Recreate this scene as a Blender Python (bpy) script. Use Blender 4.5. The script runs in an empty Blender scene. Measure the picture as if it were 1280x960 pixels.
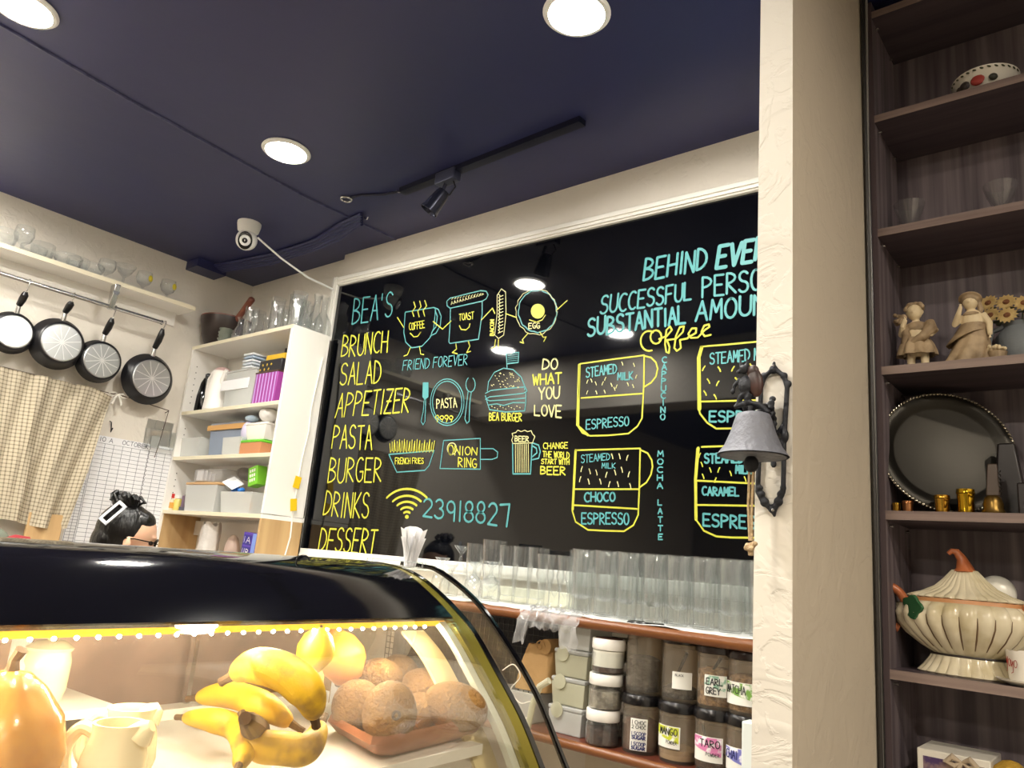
import bpy, math, random
import numpy as np
from mathutils import Vector, Matrix
random.seed(7)
PI = math.pi
V = Vector
COL = bpy.context.scene.collection
SC = bpy.context.scene

# ------------------------------------------------------------------ camera
CAM = V((0, 0, 1.45)); FOC = 947.0
_y, _t, _r = (math.radians(a) for a in (-40.43, 13.57, 5.16))
DF = V((math.sin(_y)*math.cos(_t), math.cos(_y)*math.cos(_t), math.sin(_t)))
_r0 = V((math.cos(_y), -math.sin(_y), 0)); _u0 = _r0.cross(DF)
DR = math.cos(_r)*_r0 + math.sin(_r)*_u0
DU = -math.sin(_r)*_r0 + math.cos(_r)*_u0
cam = bpy.data.cameras.new('camera'); camo = bpy.data.objects.new('camera', cam); COL.objects.link(camo)
cam.sensor_width = 36; cam.lens = FOC/1280*36; cam.clip_start = .02
camo.matrix_world = Matrix(((DR.x, DU.x, -DF.x, CAM.x), (DR.y, DU.y, -DF.y, CAM.y), (DR.z, DU.z, -DF.z, CAM.z), (0, 0, 0, 1)))
SC.camera = camo

def ray(x, y): return (x-640)/FOC*DR - (y-480)/FOC*DU + DF
def at(x, y, ax, val):                       # photograph point on the real plane axis = val
    v = ray(x, y); return CAM + v*((val-CAM[ax])/v[ax])
def dep(x, y, t): return CAM + ray(x, y)*t   # ... or at depth t
def pxm(P): return (V(P)-CAM).dot(DF)/FOC    # metres per pixel at a point

# ------------------------------------------------------------------ world, exposure
w = bpy.data.worlds.new('world'); SC.world = w; w.use_nodes = True
w.node_tree.nodes['Background'].inputs[0].default_value = (.75, .8, 1, 1)
w.node_tree.nodes['Background'].inputs[1].default_value = .05
vs = SC.view_settings; vs.view_transform = 'Standard'; vs.look = 'None'; vs.gamma = 1; vs.use_curve_mapping = False
vs.exposure = 1.12
SC.cycles.transparent_max_bounces = 32; SC.cycles.max_bounces = 10; SC.cycles.sample_clamp_indirect = 6
CEIL, YA, YREC, XB = 2.85, 2.065, 2.10, -3.755
LAMP_K, LAMP_D, LED_S = 185.0, 290.0, 80.0     # kitchen downlights, dining downlights, case LEDs
KITCHEN_LIGHTS = [(-2.304, 1.324), (-1.022, 1.323), (-2.301, .459), (-1.02, .459), (-3.2, .459)]
DINING_LIGHTS = [(-2.3, -.9), (-.6, -.9), (.9, -.9), (.9, .45), (2.2, -.9), (-.6, -2.2)]

# ------------------------------------------------------------------ materials
def rgb(h):
    h = h.lstrip('#'); c = [int(h[i:i+2], 16)/255 for i in (0, 2, 4)]
    return tuple((x/12.92 if x <= .04045 else ((x+.055)/1.055)**2.4) for x in c)+(1,)
def nt(name):
    m = bpy.data.materials.new(name); m.use_nodes = True; t = m.node_tree
    return m, t, t.nodes['Principled BSDF'], t.nodes['Material Output']
def M(name, h, rough=.5, metal=0, bump=None, var=None, spec=.5, emit=0, ecol=None, alpha=1, stretch=(1, 1, 1), coat=0, trans=0, sss=0):
    m, t, p, o = nt(name); N = t.nodes.new; L = t.links.new
    p.inputs['Base Color'].default_value = rgb(h); p.inputs['Roughness'].default_value = rough
    p.inputs['Metallic'].default_value = metal; p.inputs['Specular IOR Level'].default_value = spec
    p.inputs['Coat Weight'].default_value = coat; p.inputs['Alpha'].default_value = alpha
    p.inputs['Transmission Weight'].default_value = trans
    if sss: p.inputs['Subsurface Weight'].default_value = sss; p.inputs['Subsurface Scale'].default_value = .01
    if emit:
        p.inputs['Emission Color'].default_value = rgb(ecol or h); p.inputs['Emission Strength'].default_value = emit
    if bump or var:
        tc = N('ShaderNodeTexCoord'); mp = N('ShaderNodeMapping'); L(tc.outputs['Object'], mp.inputs[0])
        mp.inputs['Scale'].default_value = stretch
    if bump:
        n = N('ShaderNodeTexNoise'); n.inputs['Scale'].default_value = bump[0]; n.inputs['Detail'].default_value = 6
        b = N('ShaderNodeBump'); b.inputs['Strength'].default_value = bump[1]; b.inputs['Distance'].default_value = .01
        L(mp.outputs[0], n.inputs[0]); L(n.outputs[0], b.inputs['Height']); L(b.outputs[0], p.inputs['Normal'])
    if var:                                # (scale, second colour[, lo, hi])
        n = N('ShaderNodeTexNoise'); n.inputs['Scale'].default_value = var[0]; n.inputs['Detail'].default_value = 5
        r = N('ShaderNodeValToRGB'); L(mp.outputs[0], n.inputs[0]); L(n.outputs[0], r.inputs[0])
        lo, hi = (var[2], var[3]) if len(var) > 2 else (.35, .65)
        r.color_ramp.elements[0].position = lo; r.color_ramp.elements[1].position = hi
        r.color_ramp.elements[0].color = rgb(h); r.color_ramp.elements[1].color = rgb(var[1])
        L(r.outputs[0], p.inputs['Base Color'])
    return m
def glass(name, tint='#ffffff', ior=1.45, rough=.02, milk=.05, milkcol='#ffffff', bump=0, power=2.7):
    m, t, p, o = nt(name); N = t.nodes.new; L = t.links.new; t.nodes.remove(p)
    tr = N('ShaderNodeBsdfTransparent'); tr.inputs[0].default_value = rgb(tint)
    gl = N('ShaderNodeBsdfGlossy'); gl.inputs['Roughness'].default_value = rough
    di = N('ShaderNodeBsdfDiffuse'); di.inputs[0].default_value = rgb(milkcol)
    # Schlick reflectance from the facing angle (the same on both sides of a pane)
    lw = N('ShaderNodeLayerWeight'); lw.inputs[0].default_value = .5; f0 = ((ior-1)/(ior+1))**2
    pw = N('ShaderNodeMath'); pw.operation = 'POWER'; pw.inputs[1].default_value = power; L(lw.outputs['Facing'], pw.inputs[0])
    fr = N('ShaderNodeMath'); fr.operation = 'MULTIPLY_ADD'; fr.inputs[1].default_value = 1-f0; fr.inputs[2].default_value = f0; L(pw.outputs[0], fr.inputs[0])
    m1 = N('ShaderNodeMixShader'); m2 = N('ShaderNodeMixShader')
    L(fr.outputs[0], m1.inputs[0]); L(tr.outputs[0], m1.inputs[1]); L(gl.outputs[0], m1.inputs[2])
    m2.inputs[0].default_value = milk; L(m1.outputs[0], m2.inputs[1]); L(di.outputs[0], m2.inputs[2])
    L(m2.outputs[0], o.inputs[0])
    if bump:
        n = N('ShaderNodeTexNoise'); n.inputs['Scale'].default_value = bump; b = N('ShaderNodeBump')
        b.inputs['Strength'].default_value = .8; L(n.outputs[0], b.inputs['Height']); L(b.outputs[0], gl.inputs['Normal']); L(b.outputs[0], lw.inputs['Normal'])
    return m
def emitmat(name, h, s):
    m, t, p, o = nt(name); t.nodes.remove(p); e = t.nodes.new('ShaderNodeEmission')
    e.inputs[0].default_value = rgb(h); e.inputs[1].default_value = s; t.links.new(e.outputs[0], o.inputs[0]); return m
def plaster(name, h, s=1.0):
    m, t, p, o = nt(name); N = t.nodes.new; L = t.links.new
    p.inputs['Base Color'].default_value = rgb(h); p.inputs['Roughness'].default_value = .7
    tc = N('ShaderNodeTexCoord'); n = N('ShaderNodeTexNoise'); n.inputs['Scale'].default_value = 5; n.inputs['Detail'].default_value = 3; n.inputs['Distortion'].default_value = 1.2
    r = N('ShaderNodeValToRGB'); r.color_ramp.elements[0].position = .47; r.color_ramp.elements[1].position = .53
    n2 = N('ShaderNodeTexNoise'); n2.inputs['Scale'].default_value = 40; n2.inputs['Detail'].default_value = 4
    n3 = N('ShaderNodeTexNoise'); n3.inputs['Scale'].default_value = 11; n3.inputs['Detail'].default_value = 6; n3.inputs['Distortion'].default_value = 2
    r3 = N('ShaderNodeValToRGB'); r3.color_ramp.elements[0].position = .5; r3.color_ramp.elements[1].position = .56
    a = N('ShaderNodeMath'); a.operation = 'MULTIPLY_ADD'; a.inputs[1].default_value = .25
    a2 = N('ShaderNodeMath'); a2.operation = 'ADD'
    for q in (n, n2, n3): L(tc.outputs['Object'], q.inputs[0])
    L(n.outputs[0], r.inputs[0]); L(n3.outputs[0], r3.inputs[0]); L(n2.outputs[0], a.inputs[0]); L(r.outputs[0], a.inputs[2]); L(a.outputs[0], a2.inputs[0]); L(r3.outputs[0], a2.inputs[1])
    b = N('ShaderNodeBump'); b.inputs['Strength'].default_value = .35*s; b.inputs['Distance'].default_value = .004
    L(a2.outputs[0], b.inputs['Height']); L(b.outputs[0], p.inputs['Normal'])
    return m
def woodgrain(name, h1, h2, axis=2, rough=.5, sc=30):   # streaks running along one axis
    s = [sc, sc, sc]; s[axis] = sc*.03
    return M(name, h1, rough, var=(1.0, h2, .35, .7), bump=(1.5, .12), stretch=tuple(s))
def plaid(name, h0, h1):
    m, t, p, o = nt(name); N = t.nodes.new; L = t.links.new
    tc = N('ShaderNodeTexCoord'); sx = N('ShaderNodeSeparateXYZ'); L(tc.outputs['UV'], sx.inputs[0])
    outs = []
    for ax in (0, 1):
        mu = N('ShaderNodeMath'); mu.operation = 'MULTIPLY'; mu.inputs[1].default_value = 36 if ax == 0 else 38
        fr = N('ShaderNodeMath'); fr.operation = 'FRACT'; gt = N('ShaderNodeMath'); gt.operation = 'LESS_THAN'; gt.inputs[1].default_value = .3
        L(sx.outputs[ax], mu.inputs[0]); L(mu.outputs[0], fr.inputs[0]); L(fr.outputs[0], gt.inputs[0]); outs.append(gt)
    ad = N('ShaderNodeMath'); ad.operation = 'ADD'; L(outs[0].outputs[0], ad.inputs[0]); L(outs[1].outputs[0], ad.inputs[1])
    ml = N('ShaderNodeMath'); ml.operation = 'MULTIPLY'; ml.inputs[1].default_value = .42; L(ad.outputs[0], ml.inputs[0])
    mx = N('ShaderNodeMixRGB'); mx.inputs[1].default_value = rgb(h0); mx.inputs[2].default_value = rgb(h1); L(ml.outputs[0], mx.inputs[0])
    L(mx.outputs[0], p.inputs['Base Color']); p.inputs['Roughness'].default_value = .9
    return m

m_wall = plaster('kitchen_wall_paint', '#e6dfd3', .6); m_jamb = plaster('jamb_plaster', '#d9d3c8', .9); m_taupe = plaster('taupe_plaster', '#cdc2b0', .6)
m_ceil = M('navy_ceiling_paint', '#292c56', .42, bump=(3, .25), spec=.45)
m_white = M('white_gloss_paint', '#f1ede6', .35); m_melamine = M('white_melamine', '#f2efe9', .4); m_cream = M('cream_edge_band', '#e8dfc4', .45)
m_trim = M('white_moulding', '#efece4', .4)
m_board = M('black_gloss_board', '#05060a', .035, spec=.55, var=None)
m_yel = M('yellow_paint_marker', '#c4c23a', .5); m_cya = M('turquoise_paint_marker', '#4f9a9d', .5); m_pale = M('pale_yellow_marker', '#cbc78c', .5)
m_black = M('black_plastic', '#0c0c0e', .35); m_blackgl = M('black_gloss', '#09090c', .08); m_iron = M('black_cast_iron', '#1b1d24', .5, metal=.3, bump=(90, .35))
m_steel = M('steel', '#c9c9c9', .25, metal=1); m_alu = M('brushed_pan_base', '#c2c4c4', .32, metal=1, bump=(60, .05)); m_pan = M('pan_coating', '#16161a', .3)
m_brass = M('brass', '#c79a3c', .25, metal=1); m_gold = M('olive_gold_trim', '#8f8430', .25, metal=.75); m_silver = M('tarnished_silver', '#2f2d29', .42, metal=.85, bump=(25, .06))
m_glass = glass('clear_glass', '#fdfefe', 1.62, .015, .015, '#ffffff'); m_sheet = glass('case_glass', '#fbfbf8', 1.5, .01, .035, '#ffe9c8')
m_smoke = glass('smoky_canister_plastic', '#fcf8f2', 1.45, .05, .07, '#e6dccc', power=4.0); m_frost = glass('frosted_plastic', '#f2f3f0', 1.4, .2, .42, '#f2f3f0')
m_film = glass('cling_film', '#f8f8f8', 1.5, .08, .12, '#ffffff', bump=35)
m_frost_y = glass('yellowed_frosted_plastic', '#eceadb', 1.4, .2, .5, '#e0dfc8')
m_wood = woodgrain('brown_bead_wood', '#8d5a36', '#744524', 0, .3, 25); m_redwood = woodgrain('red_brown_shelf_wood', '#6e3828', '#50281d', 0, .28, 20)
m_pine = woodgrain('raw_plywood', '#c9a878', '#b08e60', 2, .6, 18)
m_dark = woodgrain('dark_laminate', '#51484e', '#82767a', 2, .55, 45); m_darkx = woodgrain('dark_laminate_shelf', '#483f46', '#5c5056', 0, .5, 40); m_edge = woodgrain('shelf_edge_band', '#8f7c74', '#6e5c58', 0, .5, 60)
m_led = emitmat('led_diode', '#fff0d2', LED_S*9); m_ledstrip = emitmat('led_amber_strip', '#ffb52a', 1.3)
m_lampk = emitmat('downlight_diffuser', '#fffaf0', LAMP_K); m_lampd = emitmat('dining_downlight_diffuser', '#fff3e0', LAMP_D)
m_skin = M('skin', '#e0b294', .5, sss=.1); m_hair = M('black_hair', '#0b0a0c', .28, bump=(120, .5), stretch=(1, 1, .15))
m_paper = M('paper', '#f0f0f2', .8); m_line = M('grid_ink', '#5a5f6b', .8)

# ------------------------------------------------------------------ geometry
class G:
    def __init__(s): s.v = []; s.f = []; s.uv = {}
    def add(s, vs, fs):
        b = len(s.v); s.v += [tuple(v) for v in vs]; s.f += [tuple(i+b for i in f) for f in fs]; return s
    def box(s, a, b, M4=None):
        x0, y0, z0 = a; x1, y1, z1 = b
        vs = [V((x, y, z)) for z in (z0, z1) for y in (y0, y1) for x in (x0, x1)]
        if M4 is not None: vs = [M4 @ q for q in vs]
        return s.add(vs, [(0, 2, 3, 1), (4, 5, 7, 6), (0, 1, 5, 4), (1, 3, 7, 5), (3, 2, 6, 7), (2, 0, 4, 6)])
    def lathe(s, prof, n=24, c=(0, 0, 0), M4=None, ribs=None, sx=1, sy=1, close=False):
        vs = []; c = V(c)
        for r, z in prof:
            for i in range(n):
                a = 2*PI*i/n; k = 1
                if ribs: k = 1+ribs[1]*abs(math.cos(ribs[0]*a/2))-ribs[1]
                q = V((r*k*math.cos(a)*sx, r*k*math.sin(a)*sy, z))
                vs.append((M4 @ q if M4 is not None else q)+c)
        m = len(prof); fs = []
        for j in range(m-1 if not close else m):
            k = (j+1) % m
            for i in range(n): fs.append((j*n+i, j*n+(i+1) % n, k*n+(i+1) % n, k*n+i))
        if not close:
            if prof[0][0] > 1e-5: fs.append(tuple(range(n-1, -1, -1)))
            if prof[-1][0] > 1e-5: fs.append(tuple((m-1)*n+i for i in range(n)))
        return s.add(vs, fs)
    def tube(s, pts, r, n=8, cap=True):
        pts = [V(p) for p in pts]; m = len(pts); rs = r if isinstance(r, (list, tuple)) else [r]*m
        vs = []; prev = None
        for i, p in enumerate(pts):
            d = (pts[min(i+1, m-1)]-pts[max(i-1, 0)]).normalized()
            if prev is None:
                a = V((0, 0, 1)) if abs(d.z) < .9 else V((1, 0, 0)); u = d.cross(a).normalized()
            else:
                u = (prev-d*prev.dot(d)).normalized()
            prev = u; q = d.cross(u)
            for k in range(n):
                a = 2*PI*k/n; vs.append(p+(u*math.cos(a)+q*math.sin(a))*rs[i])
        fs = [(j*n+i, j*n+(i+1) % n, (j+1)*n+(i+1) % n, (j+1)*n+i) for j in range(m-1) for i in range(n)]
        if cap: fs += [tuple(range(n-1, -1, -1)), tuple((m-1)*n+i for i in range(n))]
        return s.add(vs, fs)
    def cyl(s, a, b, r, n=16, r2=None): return s.tube([a, b], [r, r if r2 is None else r2], n)
    def ell(s, c, r, M3=None, n=16, m=10):
        if not hasattr(r, '__len__'): r = (r, r, r)
        vs = []; fs = []; c = V(c)
        for j in range(1, m):
            t = PI*j/m
            for i in range(n):
                a = 2*PI*i/n; q = V((r[0]*math.sin(t)*math.cos(a), r[1]*math.sin(t)*math.sin(a), r[2]*math.cos(t)))
                vs.append((M3 @ q if M3 is not None else q)+c)
        for z in (r[2], -r[2]):
            q = V((0, 0, z)); vs.append((M3 @ q if M3 is not None else q)+c)
        for j in range(m-2):
            for i in range(n): fs.append((j*n+i, (j+1)*n+i, (j+1)*n+(i+1) % n, j*n+(i+1) % n))
        T = (m-1)*n
        for i in range(n): fs.append((T, i, (i+1) % n)); fs.append((T+1, (m-2)*n+(i+1) % n, (m-2)*n+i))
        return s.add(vs, fs)
    def prism(s, poly, off):            # planar polygon of 3D points, pushed by off
        n = len(poly); a = [V(p) for p in poly]; b = [p+V(off) for p in a]
        return s.add(a+b, [tuple(range(n-1, -1, -1)), tuple(range(n, 2*n))]+[(i, (i+1) % n, n+(i+1) % n, n+i) for i in range(n)])
    def sheet(s, rows, thick):          # grid of points with thickness
        R = len(rows); Cn = len(rows[0]); a = [V(p) for r in rows for p in r]
        nr = []
        for j in range(R):
            for i in range(Cn):
                du = V(rows[j][min(i+1, Cn-1)])-V(rows[j][max(i-1, 0)]); dv = V(rows[min(j+1, R-1)][i])-V(rows[max(j-1, 0)][i])
                nr.append(du.cross(dv).normalized())
        b = [p-q*thick for p, q in zip(a, nr)]; O = R*Cn; fs = []
        for j in range(R-1):
            for i in range(Cn-1):
                k = j*Cn+i; fs.append((k, k+1, k+Cn+1, k+Cn)); fs.append((O+k, O+k+Cn, O+k+Cn+1, O+k+1))
        for i in range(Cn-1):
            fs.append((i+1, i, O+i, O+i+1)); k = (R-1)*Cn+i; fs.append((k, k+1, O+k+1, O+k))
        for j in range(R-1):
            k = j*Cn; fs.append((k, k+Cn, O+k+Cn, O+k)); k += Cn-1; fs.append((k+Cn, k, O+k, O+k+Cn))
        return s.add(a+b, fs)
    def ribbon(s, P, nrm, wd):
        Q = [V(P[0])]
        for p in P[1:]:
            if (V(p)-Q[-1]).length > 1e-5: Q.append(V(p))
        runs = [[Q[0]]]
        for i in range(1, len(Q)):
            runs[-1].append(Q[i])
            if i < len(Q)-1 and (Q[i]-Q[i-1]).angle(Q[i+1]-Q[i]) > 1.0: runs.append([Q[i]])
        for R in runs:
            if len(R) < 2: continue
            s.k = getattr(s, 'k', 0)+1; lift = nrm*(.00006*s.k); n = len(R); vs = []
            e0 = (R[0]-R[1]).normalized()*wd*.4; e1 = (R[-1]-R[-2]).normalized()*wd*.4
            for i in range(n):
                d = (R[min(i+1, n-1)]-R[max(i-1, 0)]).normalized(); q = d.cross(nrm).normalized()*wd/2; c = R[i]+lift
                if i == 0: vs += [c+e0-q*.5, c+e0+q*.5]
                vs += [c-q, c+q]
                if i == n-1: vs += [c+e1-q*.5, c+e1+q*.5]
            s.add(vs, [(2*i, 2*i+2, 2*i+3, 2*i+1) for i in range(len(vs)//2-1)])
        return s
def smooth_path(pts, k=6):
    P = [V(p) for p in pts]; out = []
    for i in range(len(P)-1):
        p0, p1, p2, p3 = P[max(i-1, 0)], P[i], P[i+1], P[min(i+2, len(P)-1)]
        for j in range(k):
            s = j/k; out.append(.5*((2*p1)+(-p0+p2)*s+(2*p0-5*p1+4*p2-p3)*s*s+(-p0+3*p1-3*p2+p3)*s**3))
    return out+[P[-1]]
def tmat(o):
    m = o.matrix_basis.copy()
    while o.parent: o = o.parent; m = o.matrix_basis @ m
    return m
def build(name, g, mat, parent=None, smooth=True, ang=35, label=None, kind=None):
    me = bpy.data.meshes.new(name); o = bpy.data.objects.new(name, me); COL.objects.link(o)
    if parent is not None:
        o.parent = parent; inv = tmat(parent).inverted(); vs = [tuple(inv @ V(v)) for v in g.v]
    else:
        xs = list(zip(*g.v)); c = V(((min(xs[0])+max(xs[0]))/2, (min(xs[1])+max(xs[1]))/2, min(xs[2])))
        o.location = c; vs = [tuple(V(v)-c) for v in g.v]
    me.from_pydata(vs, [], g.f); me.validate(); me.update()
    mats = mat if isinstance(mat, (list, tuple)) else [mat]
    for q in mats: me.materials.append(q)
    if smooth and len(me.polygons):
        me.polygons.foreach_set('use_smooth', [True]*len(me.polygons)); me.set_sharp_from_angle(angle=math.radians(ang))
    if label: o['label'] = label
    if kind: o['kind'] = kind
    return o
def tag(o, label, cat, group=None, kind=None):
    o['label'] = label; o['category'] = cat
    if group: o['group'] = group
    if kind: o['kind'] = kind
    return o
def thing(name, label, cat, loc=(0, 0, 0), group=None, rz=0):
    o = bpy.data.objects.new(name, None); COL.objects.link(o); o.empty_display_size = .05
    o.location = loc; o.rotation_euler.z = rz; return tag(o, label, cat, group)
def solo(name, g, mat, label, cat, group=None, **k): return tag(build(name, g, mat, **k), label, cat, group)
def struct(name, g, mat, **k): o = build(name, g, mat, **k); o['kind'] = 'structure'; return o
def copytree(o, parent=None):
    c = o.copy(); COL.objects.link(c); c.parent = parent
    for ch in list(o.children): copytree(ch, c)
    return c
def place(o, loc, rz=None, sc=None, label=None):
    o.location = loc
    if rz is not None: o.rotation_euler.z = rz
    if sc is not None: o.scale = (sc,)*3 if not hasattr(sc, '__len__') else sc
    if label: o['label'] = label
    return o
def remesh(o, vox, smooth=2):
    m = o.modifiers.new('remesh', 'REMESH'); m.mode = 'VOXEL'; m.voxel_size = vox; m.use_smooth_shade = True
    if smooth: q = o.modifiers.new('smooth', 'SMOOTH'); q.iterations = smooth; q.factor = .5
    return o
def bevel(o, wd, seg=2):
    b = o.modifiers.new('bevel', 'BEVEL'); b.width = wd; b.segments = seg; b.limit_method = 'ANGLE'; return o
def rotm(ax, deg): return Matrix.Rotation(math.radians(deg), 3, ax)
def frame3(d, up=(0, 0, 1)):            # 3x3 whose z column is d
    d = V(d).normalized(); x = V(up).cross(d)
    if x.length < 1e-4: x = V((1, 0, 0))
    x.normalize(); y = d.cross(x); return Matrix((x, y, d)).transposed()

# ------------------------------------------------------------------ stroke lettering (hand written capitals)
def arc(cx, cy, rx, ry, a0, a1, n=10): return [(cx+rx*math.cos(math.radians(a0+(a1-a0)*i/n)), cy+ry*math.sin(math.radians(a0+(a1-a0)*i/n))) for i in range(n+1)]
GL = {
 'A': [[(0, 0), (.48, 1), (1, 0)], [(.17, .38), (.85, .38)]], 'B': [[(0, 0), (.05, 1)]+arc(.05, .76, .8, .24, 90, -90, 6)+arc(.05, .26, .95, .26, 90, -90, 6)],
 'C': [arc(.6, .5, .6, .5, 55, 305)], 'D': [[(0, 0), (0, 1)]+arc(0, .5, 1, .5, 90, -90, 8)+[(0, 0)]], 'E': [[(.95, 1), (.02, 1), (0, 0), (.95, 0)], [(0, .52), (.75, .52)]],
 'F': [[(.95, 1), (.02, 1), (0, 0)], [(0, .52), (.75, .52)]], 'G': [arc(.55, .5, .55, .5, 55, 300)+[(.95, .15), (.97, .42), (.55, .42)]], 'H': [[(0, 0), (0, 1)], [(.95, 0), (.95, 1)], [(0, .5), (.95, .5)]],
 'I': [[(.5, 0), (.5, 1)]], 'J': [[(.8, 1), (.8, .25)]+arc(.45, .25, .35, .25, 0, -180, 5)], 'K': [[(0, 0), (0, 1)], [(.9, 1), (.05, .45), (.95, 0)]], 'L': [[(.02, 1), (0, 0), (.9, 0)]],
 'M': [[(0, 0), (.1, 1), (.5, .35), (.9, 1), (1, 0)]], 'N': [[(0, 0), (0, 1), (.95, 0), (.95, 1)]], 'O': [arc(.5, .5, .5, .5, 90, 450, 14)], 'P': [[(0, 0), (.03, 1)]+arc(.03, .74, .9, .26, 90, -90, 6)],
 'Q': [arc(.5, .5, .5, .5, 90, 450, 14), [(.6, .25), (1, -.05)]], 'R': [[(0, 0), (.03, 1)]+arc(.03, .75, .85, .25, 90, -90, 6)+[(.95, 0)]], 'S': [arc(.5, .76, .45, .24, 30, 250, 7)+arc(.45, .26, .5, .26, 80, -150, 8)],
 'T': [[(0, 1), (1, 1)], [(.5, 1), (.48, 0)]], 'U': [[(0, 1), (0, .35)]+arc(.5, .35, .5, .35, 180, 360, 7)+[(1, 1)]], 'V': [[(0, 1), (.48, 0), (1, 1)]], 'W': [[(0, 1), (.25, 0), (.5, .75), (.75, 0), (1, 1)]],
 'X': [[(0, 0), (1, 1)], [(0, 1), (1, 0)]], 'Y': [[(0, 1), (.48, .5), (1, 1)], [(.48, .5), (.45, 0)]], 'Z': [[(0, 1), (.95, 1), (0, 0), (1, 0)], [(.2, .5), (.8, .5)]], "'": [[(.3, 1), (.25, .75)]],
 '0': [arc(.5, .5, .45, .5, 90, 450, 14)], '1': [[(.5, 1), (.5, 0)]], '2': [arc(.5, .72, .45, .28, 160, -30, 7)+[(.05, 0), (1, 0)]], '3': [arc(.45, .75, .4, .25, 150, -80, 7)+arc(.45, .25, .5, .27, 80, -150, 8)],
 '8': [arc(.5, .75, .38, .25, 270, -90, 12)+arc(.5, .25, .48, .25, 90, 450, 12)], '9': [arc(.45, .7, .42, .3, 0, 360, 12)+[(.85, 0)]], '7': [[(0, .95), (1, 1), (.8, 0)]], '5': [[(.9, 1), (.15, 1), (.1, .55)]+arc(.45, .3, .5, .3, 110, -150, 8)],
 '4': [[(.75, 0), (.75, 1), (0, .35), (1, .35)]], '6': [[(.8, 1), (.1, .4)]+arc(.5, .27, .42, .27, 150, 510, 12)], '-': [[(.1, .5), (.9, .5)]], '/': [[(0, 0), (1, 1)]]}
def strokes(word, jit=.02, gap=.28):
    out = []; x = 0; rnd = random.Random(word)
    for ch in word:
        wd = .45 if ch in " '" else (.35 if ch in 'I1' else 1)
        if ch != ' ':
            dx, dy = rnd.uniform(-jit, jit), rnd.uniform(-jit*2, jit*2)
            for st in GL[ch]: out.append([(x+(px*wd if ch not in 'I1' else px*wd), py+dx*px+dy) for px, py in st])
        x += wd+gap
    tot = x-gap
    return [[(a/tot, b) for a, b in st] for st in out]
def quadmap(BL, BR, TL, TR):
    def f(u, v): return tuple((BL[i]*(1-u)+BR[i]*u)*(1-v)+(TL[i]*(1-u)+TR[i]*u)*v for i in (0, 1))
    return f
# ================================================================== ROOM
struct('floor', G().box((-3.9, -3.6, -.05), (3.1, 2.3, 0)), M('floor_tiles', '#8f8574', .35, var=(4, '#7d7465')))
struct('ceiling', G().box((-3.9, -3.6, CEIL), (3.1, 2.3, CEIL+.06)), m_ceil)
struct('wall_left', G().box((XB-.1, -3.6, 0), (XB, YREC+.1, CEIL)), m_wall)
struct('wall_back', G().box((-2.895, YA, 0), (3.1, YREC+.15, CEIL)), m_wall)
struct('wall_recess', G().box((XB, YREC, 0), (-2.895, YREC+.15, CEIL)), m_wall)
struct('wall_right', G().box((3.0, -3.6, 0), (3.1, YA, CEIL)), m_wall)
struct('wall_front', G().box((XB, -3.6, 0), (3.0, -3.5, CEIL)), M('grey_wall', '#8a857c', .7))
struct('ceiling_bulkhead', G().box((XB, -.06, 2.48), (-.9, .16, CEIL)), m_wall)
pj = struct('wall_partition', G().box((-.486, 1.2, 0), (-.425, YA, CEIL)), [m_jamb, m_taupe])
pj.data.polygons[3].material_index = 1                     # the side towards the dining room is painted taupe
struct('trim_1', G().box((XB, 1.71, CEIL-.045), (XB+.12, 1.87, CEIL)), m_ceil)      # navy box at the corner of the ceiling
g = G(); seam = [(-2.36, .3), (-2.45, .445), (-2.50, .85), (-2.526, 1.237), (-2.55, 1.6), (-2.522, 2.06)]
g.tube([(x, y, CEIL-.001) for x, y in seam], .006, 6); struct('trim_2', g, M('scuffed_navy_seam', '#4a4c70', .5, var=(30, '#2b2d52')))

def downlight(x, y, mat, label, k='kitchen'):
    t = thing('downlight', label, 'ceiling light', (x, y, CEIL), 'recessed ceiling lights')
    build('frame', G().lathe([(.074, .0), (.086, .0), (.088, -.004), (.082, -.010), (.073, -.011), (.070, -.004)], 40, (x, y, CEIL), close=True), M('downlight_ring', '#f4f4f2', .4), t)
    build('diffuser', G().lathe([(.071, -.002), (.0711, -.006), (0, -.0065)], 40, (x, y, CEIL)), mat, t)
LB = ['round white recessed downlight nearest the security camera', 'round white downlight above the chalk lettering, near the top edge of the photo', 'round white downlight cut by the upper left corner of the photo']
for i, (x, y) in enumerate(KITCHEN_LIGHTS): downlight(x, y, m_lampk, LB[i] if i < 3 else 'round white downlight outside the picture, '+('over the display case' if i == 3 else 'over the left wall'))
for i, (x, y) in enumerate(DINING_LIGHTS): downlight(x, y, m_lampd, 'round downlight of the dining side, behind the camera, '+['left end of first row', 'second in first row', 'third in first row', 'beside the bookcase', 'far right', 'in the rear row'][i])

# track, spot, cables on the ceiling
t = thing('track_light', 'black ceiling track rail with one swivelling spotlight', 'track light', (-1.75, 1.745, CEIL))
a, b = at(728, 152, 2, CEIL-.012), at(503, 240, 2, CEIL-.012)
mt = M('track_navy_metal', '#1b1d33', .3, metal=.4)
d = (b-a).normalized(); s_ = V((-d.y, d.x, 0))*.017
build('rail', G().prism([a-s_+V((0, 0, -.008)), a+s_+V((0, 0, -.008)), b+s_+V((0, 0, -.008)), b-s_+V((0, 0, -.008))], (0, 0, .02)), mt, t)
q = at(560, 222, 2, CEIL-.03); R3 = Matrix((V(d), V((-d.y, d.x, 0)), V((0, 0, 1)))).transposed().to_4x4(); R3.translation = q
bx = build('adapter_box', G().box((-.05, -.02, -.022), (.05, .02, .022), R3), M('spot_grey_metal', '#4c5068', .35, metal=.5), t); bevel(bx, .003)
build('adapter_window', G().box((-.02, -.0215, -.013), (.035, -.0195, .013), R3), m_black, bx)
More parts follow.
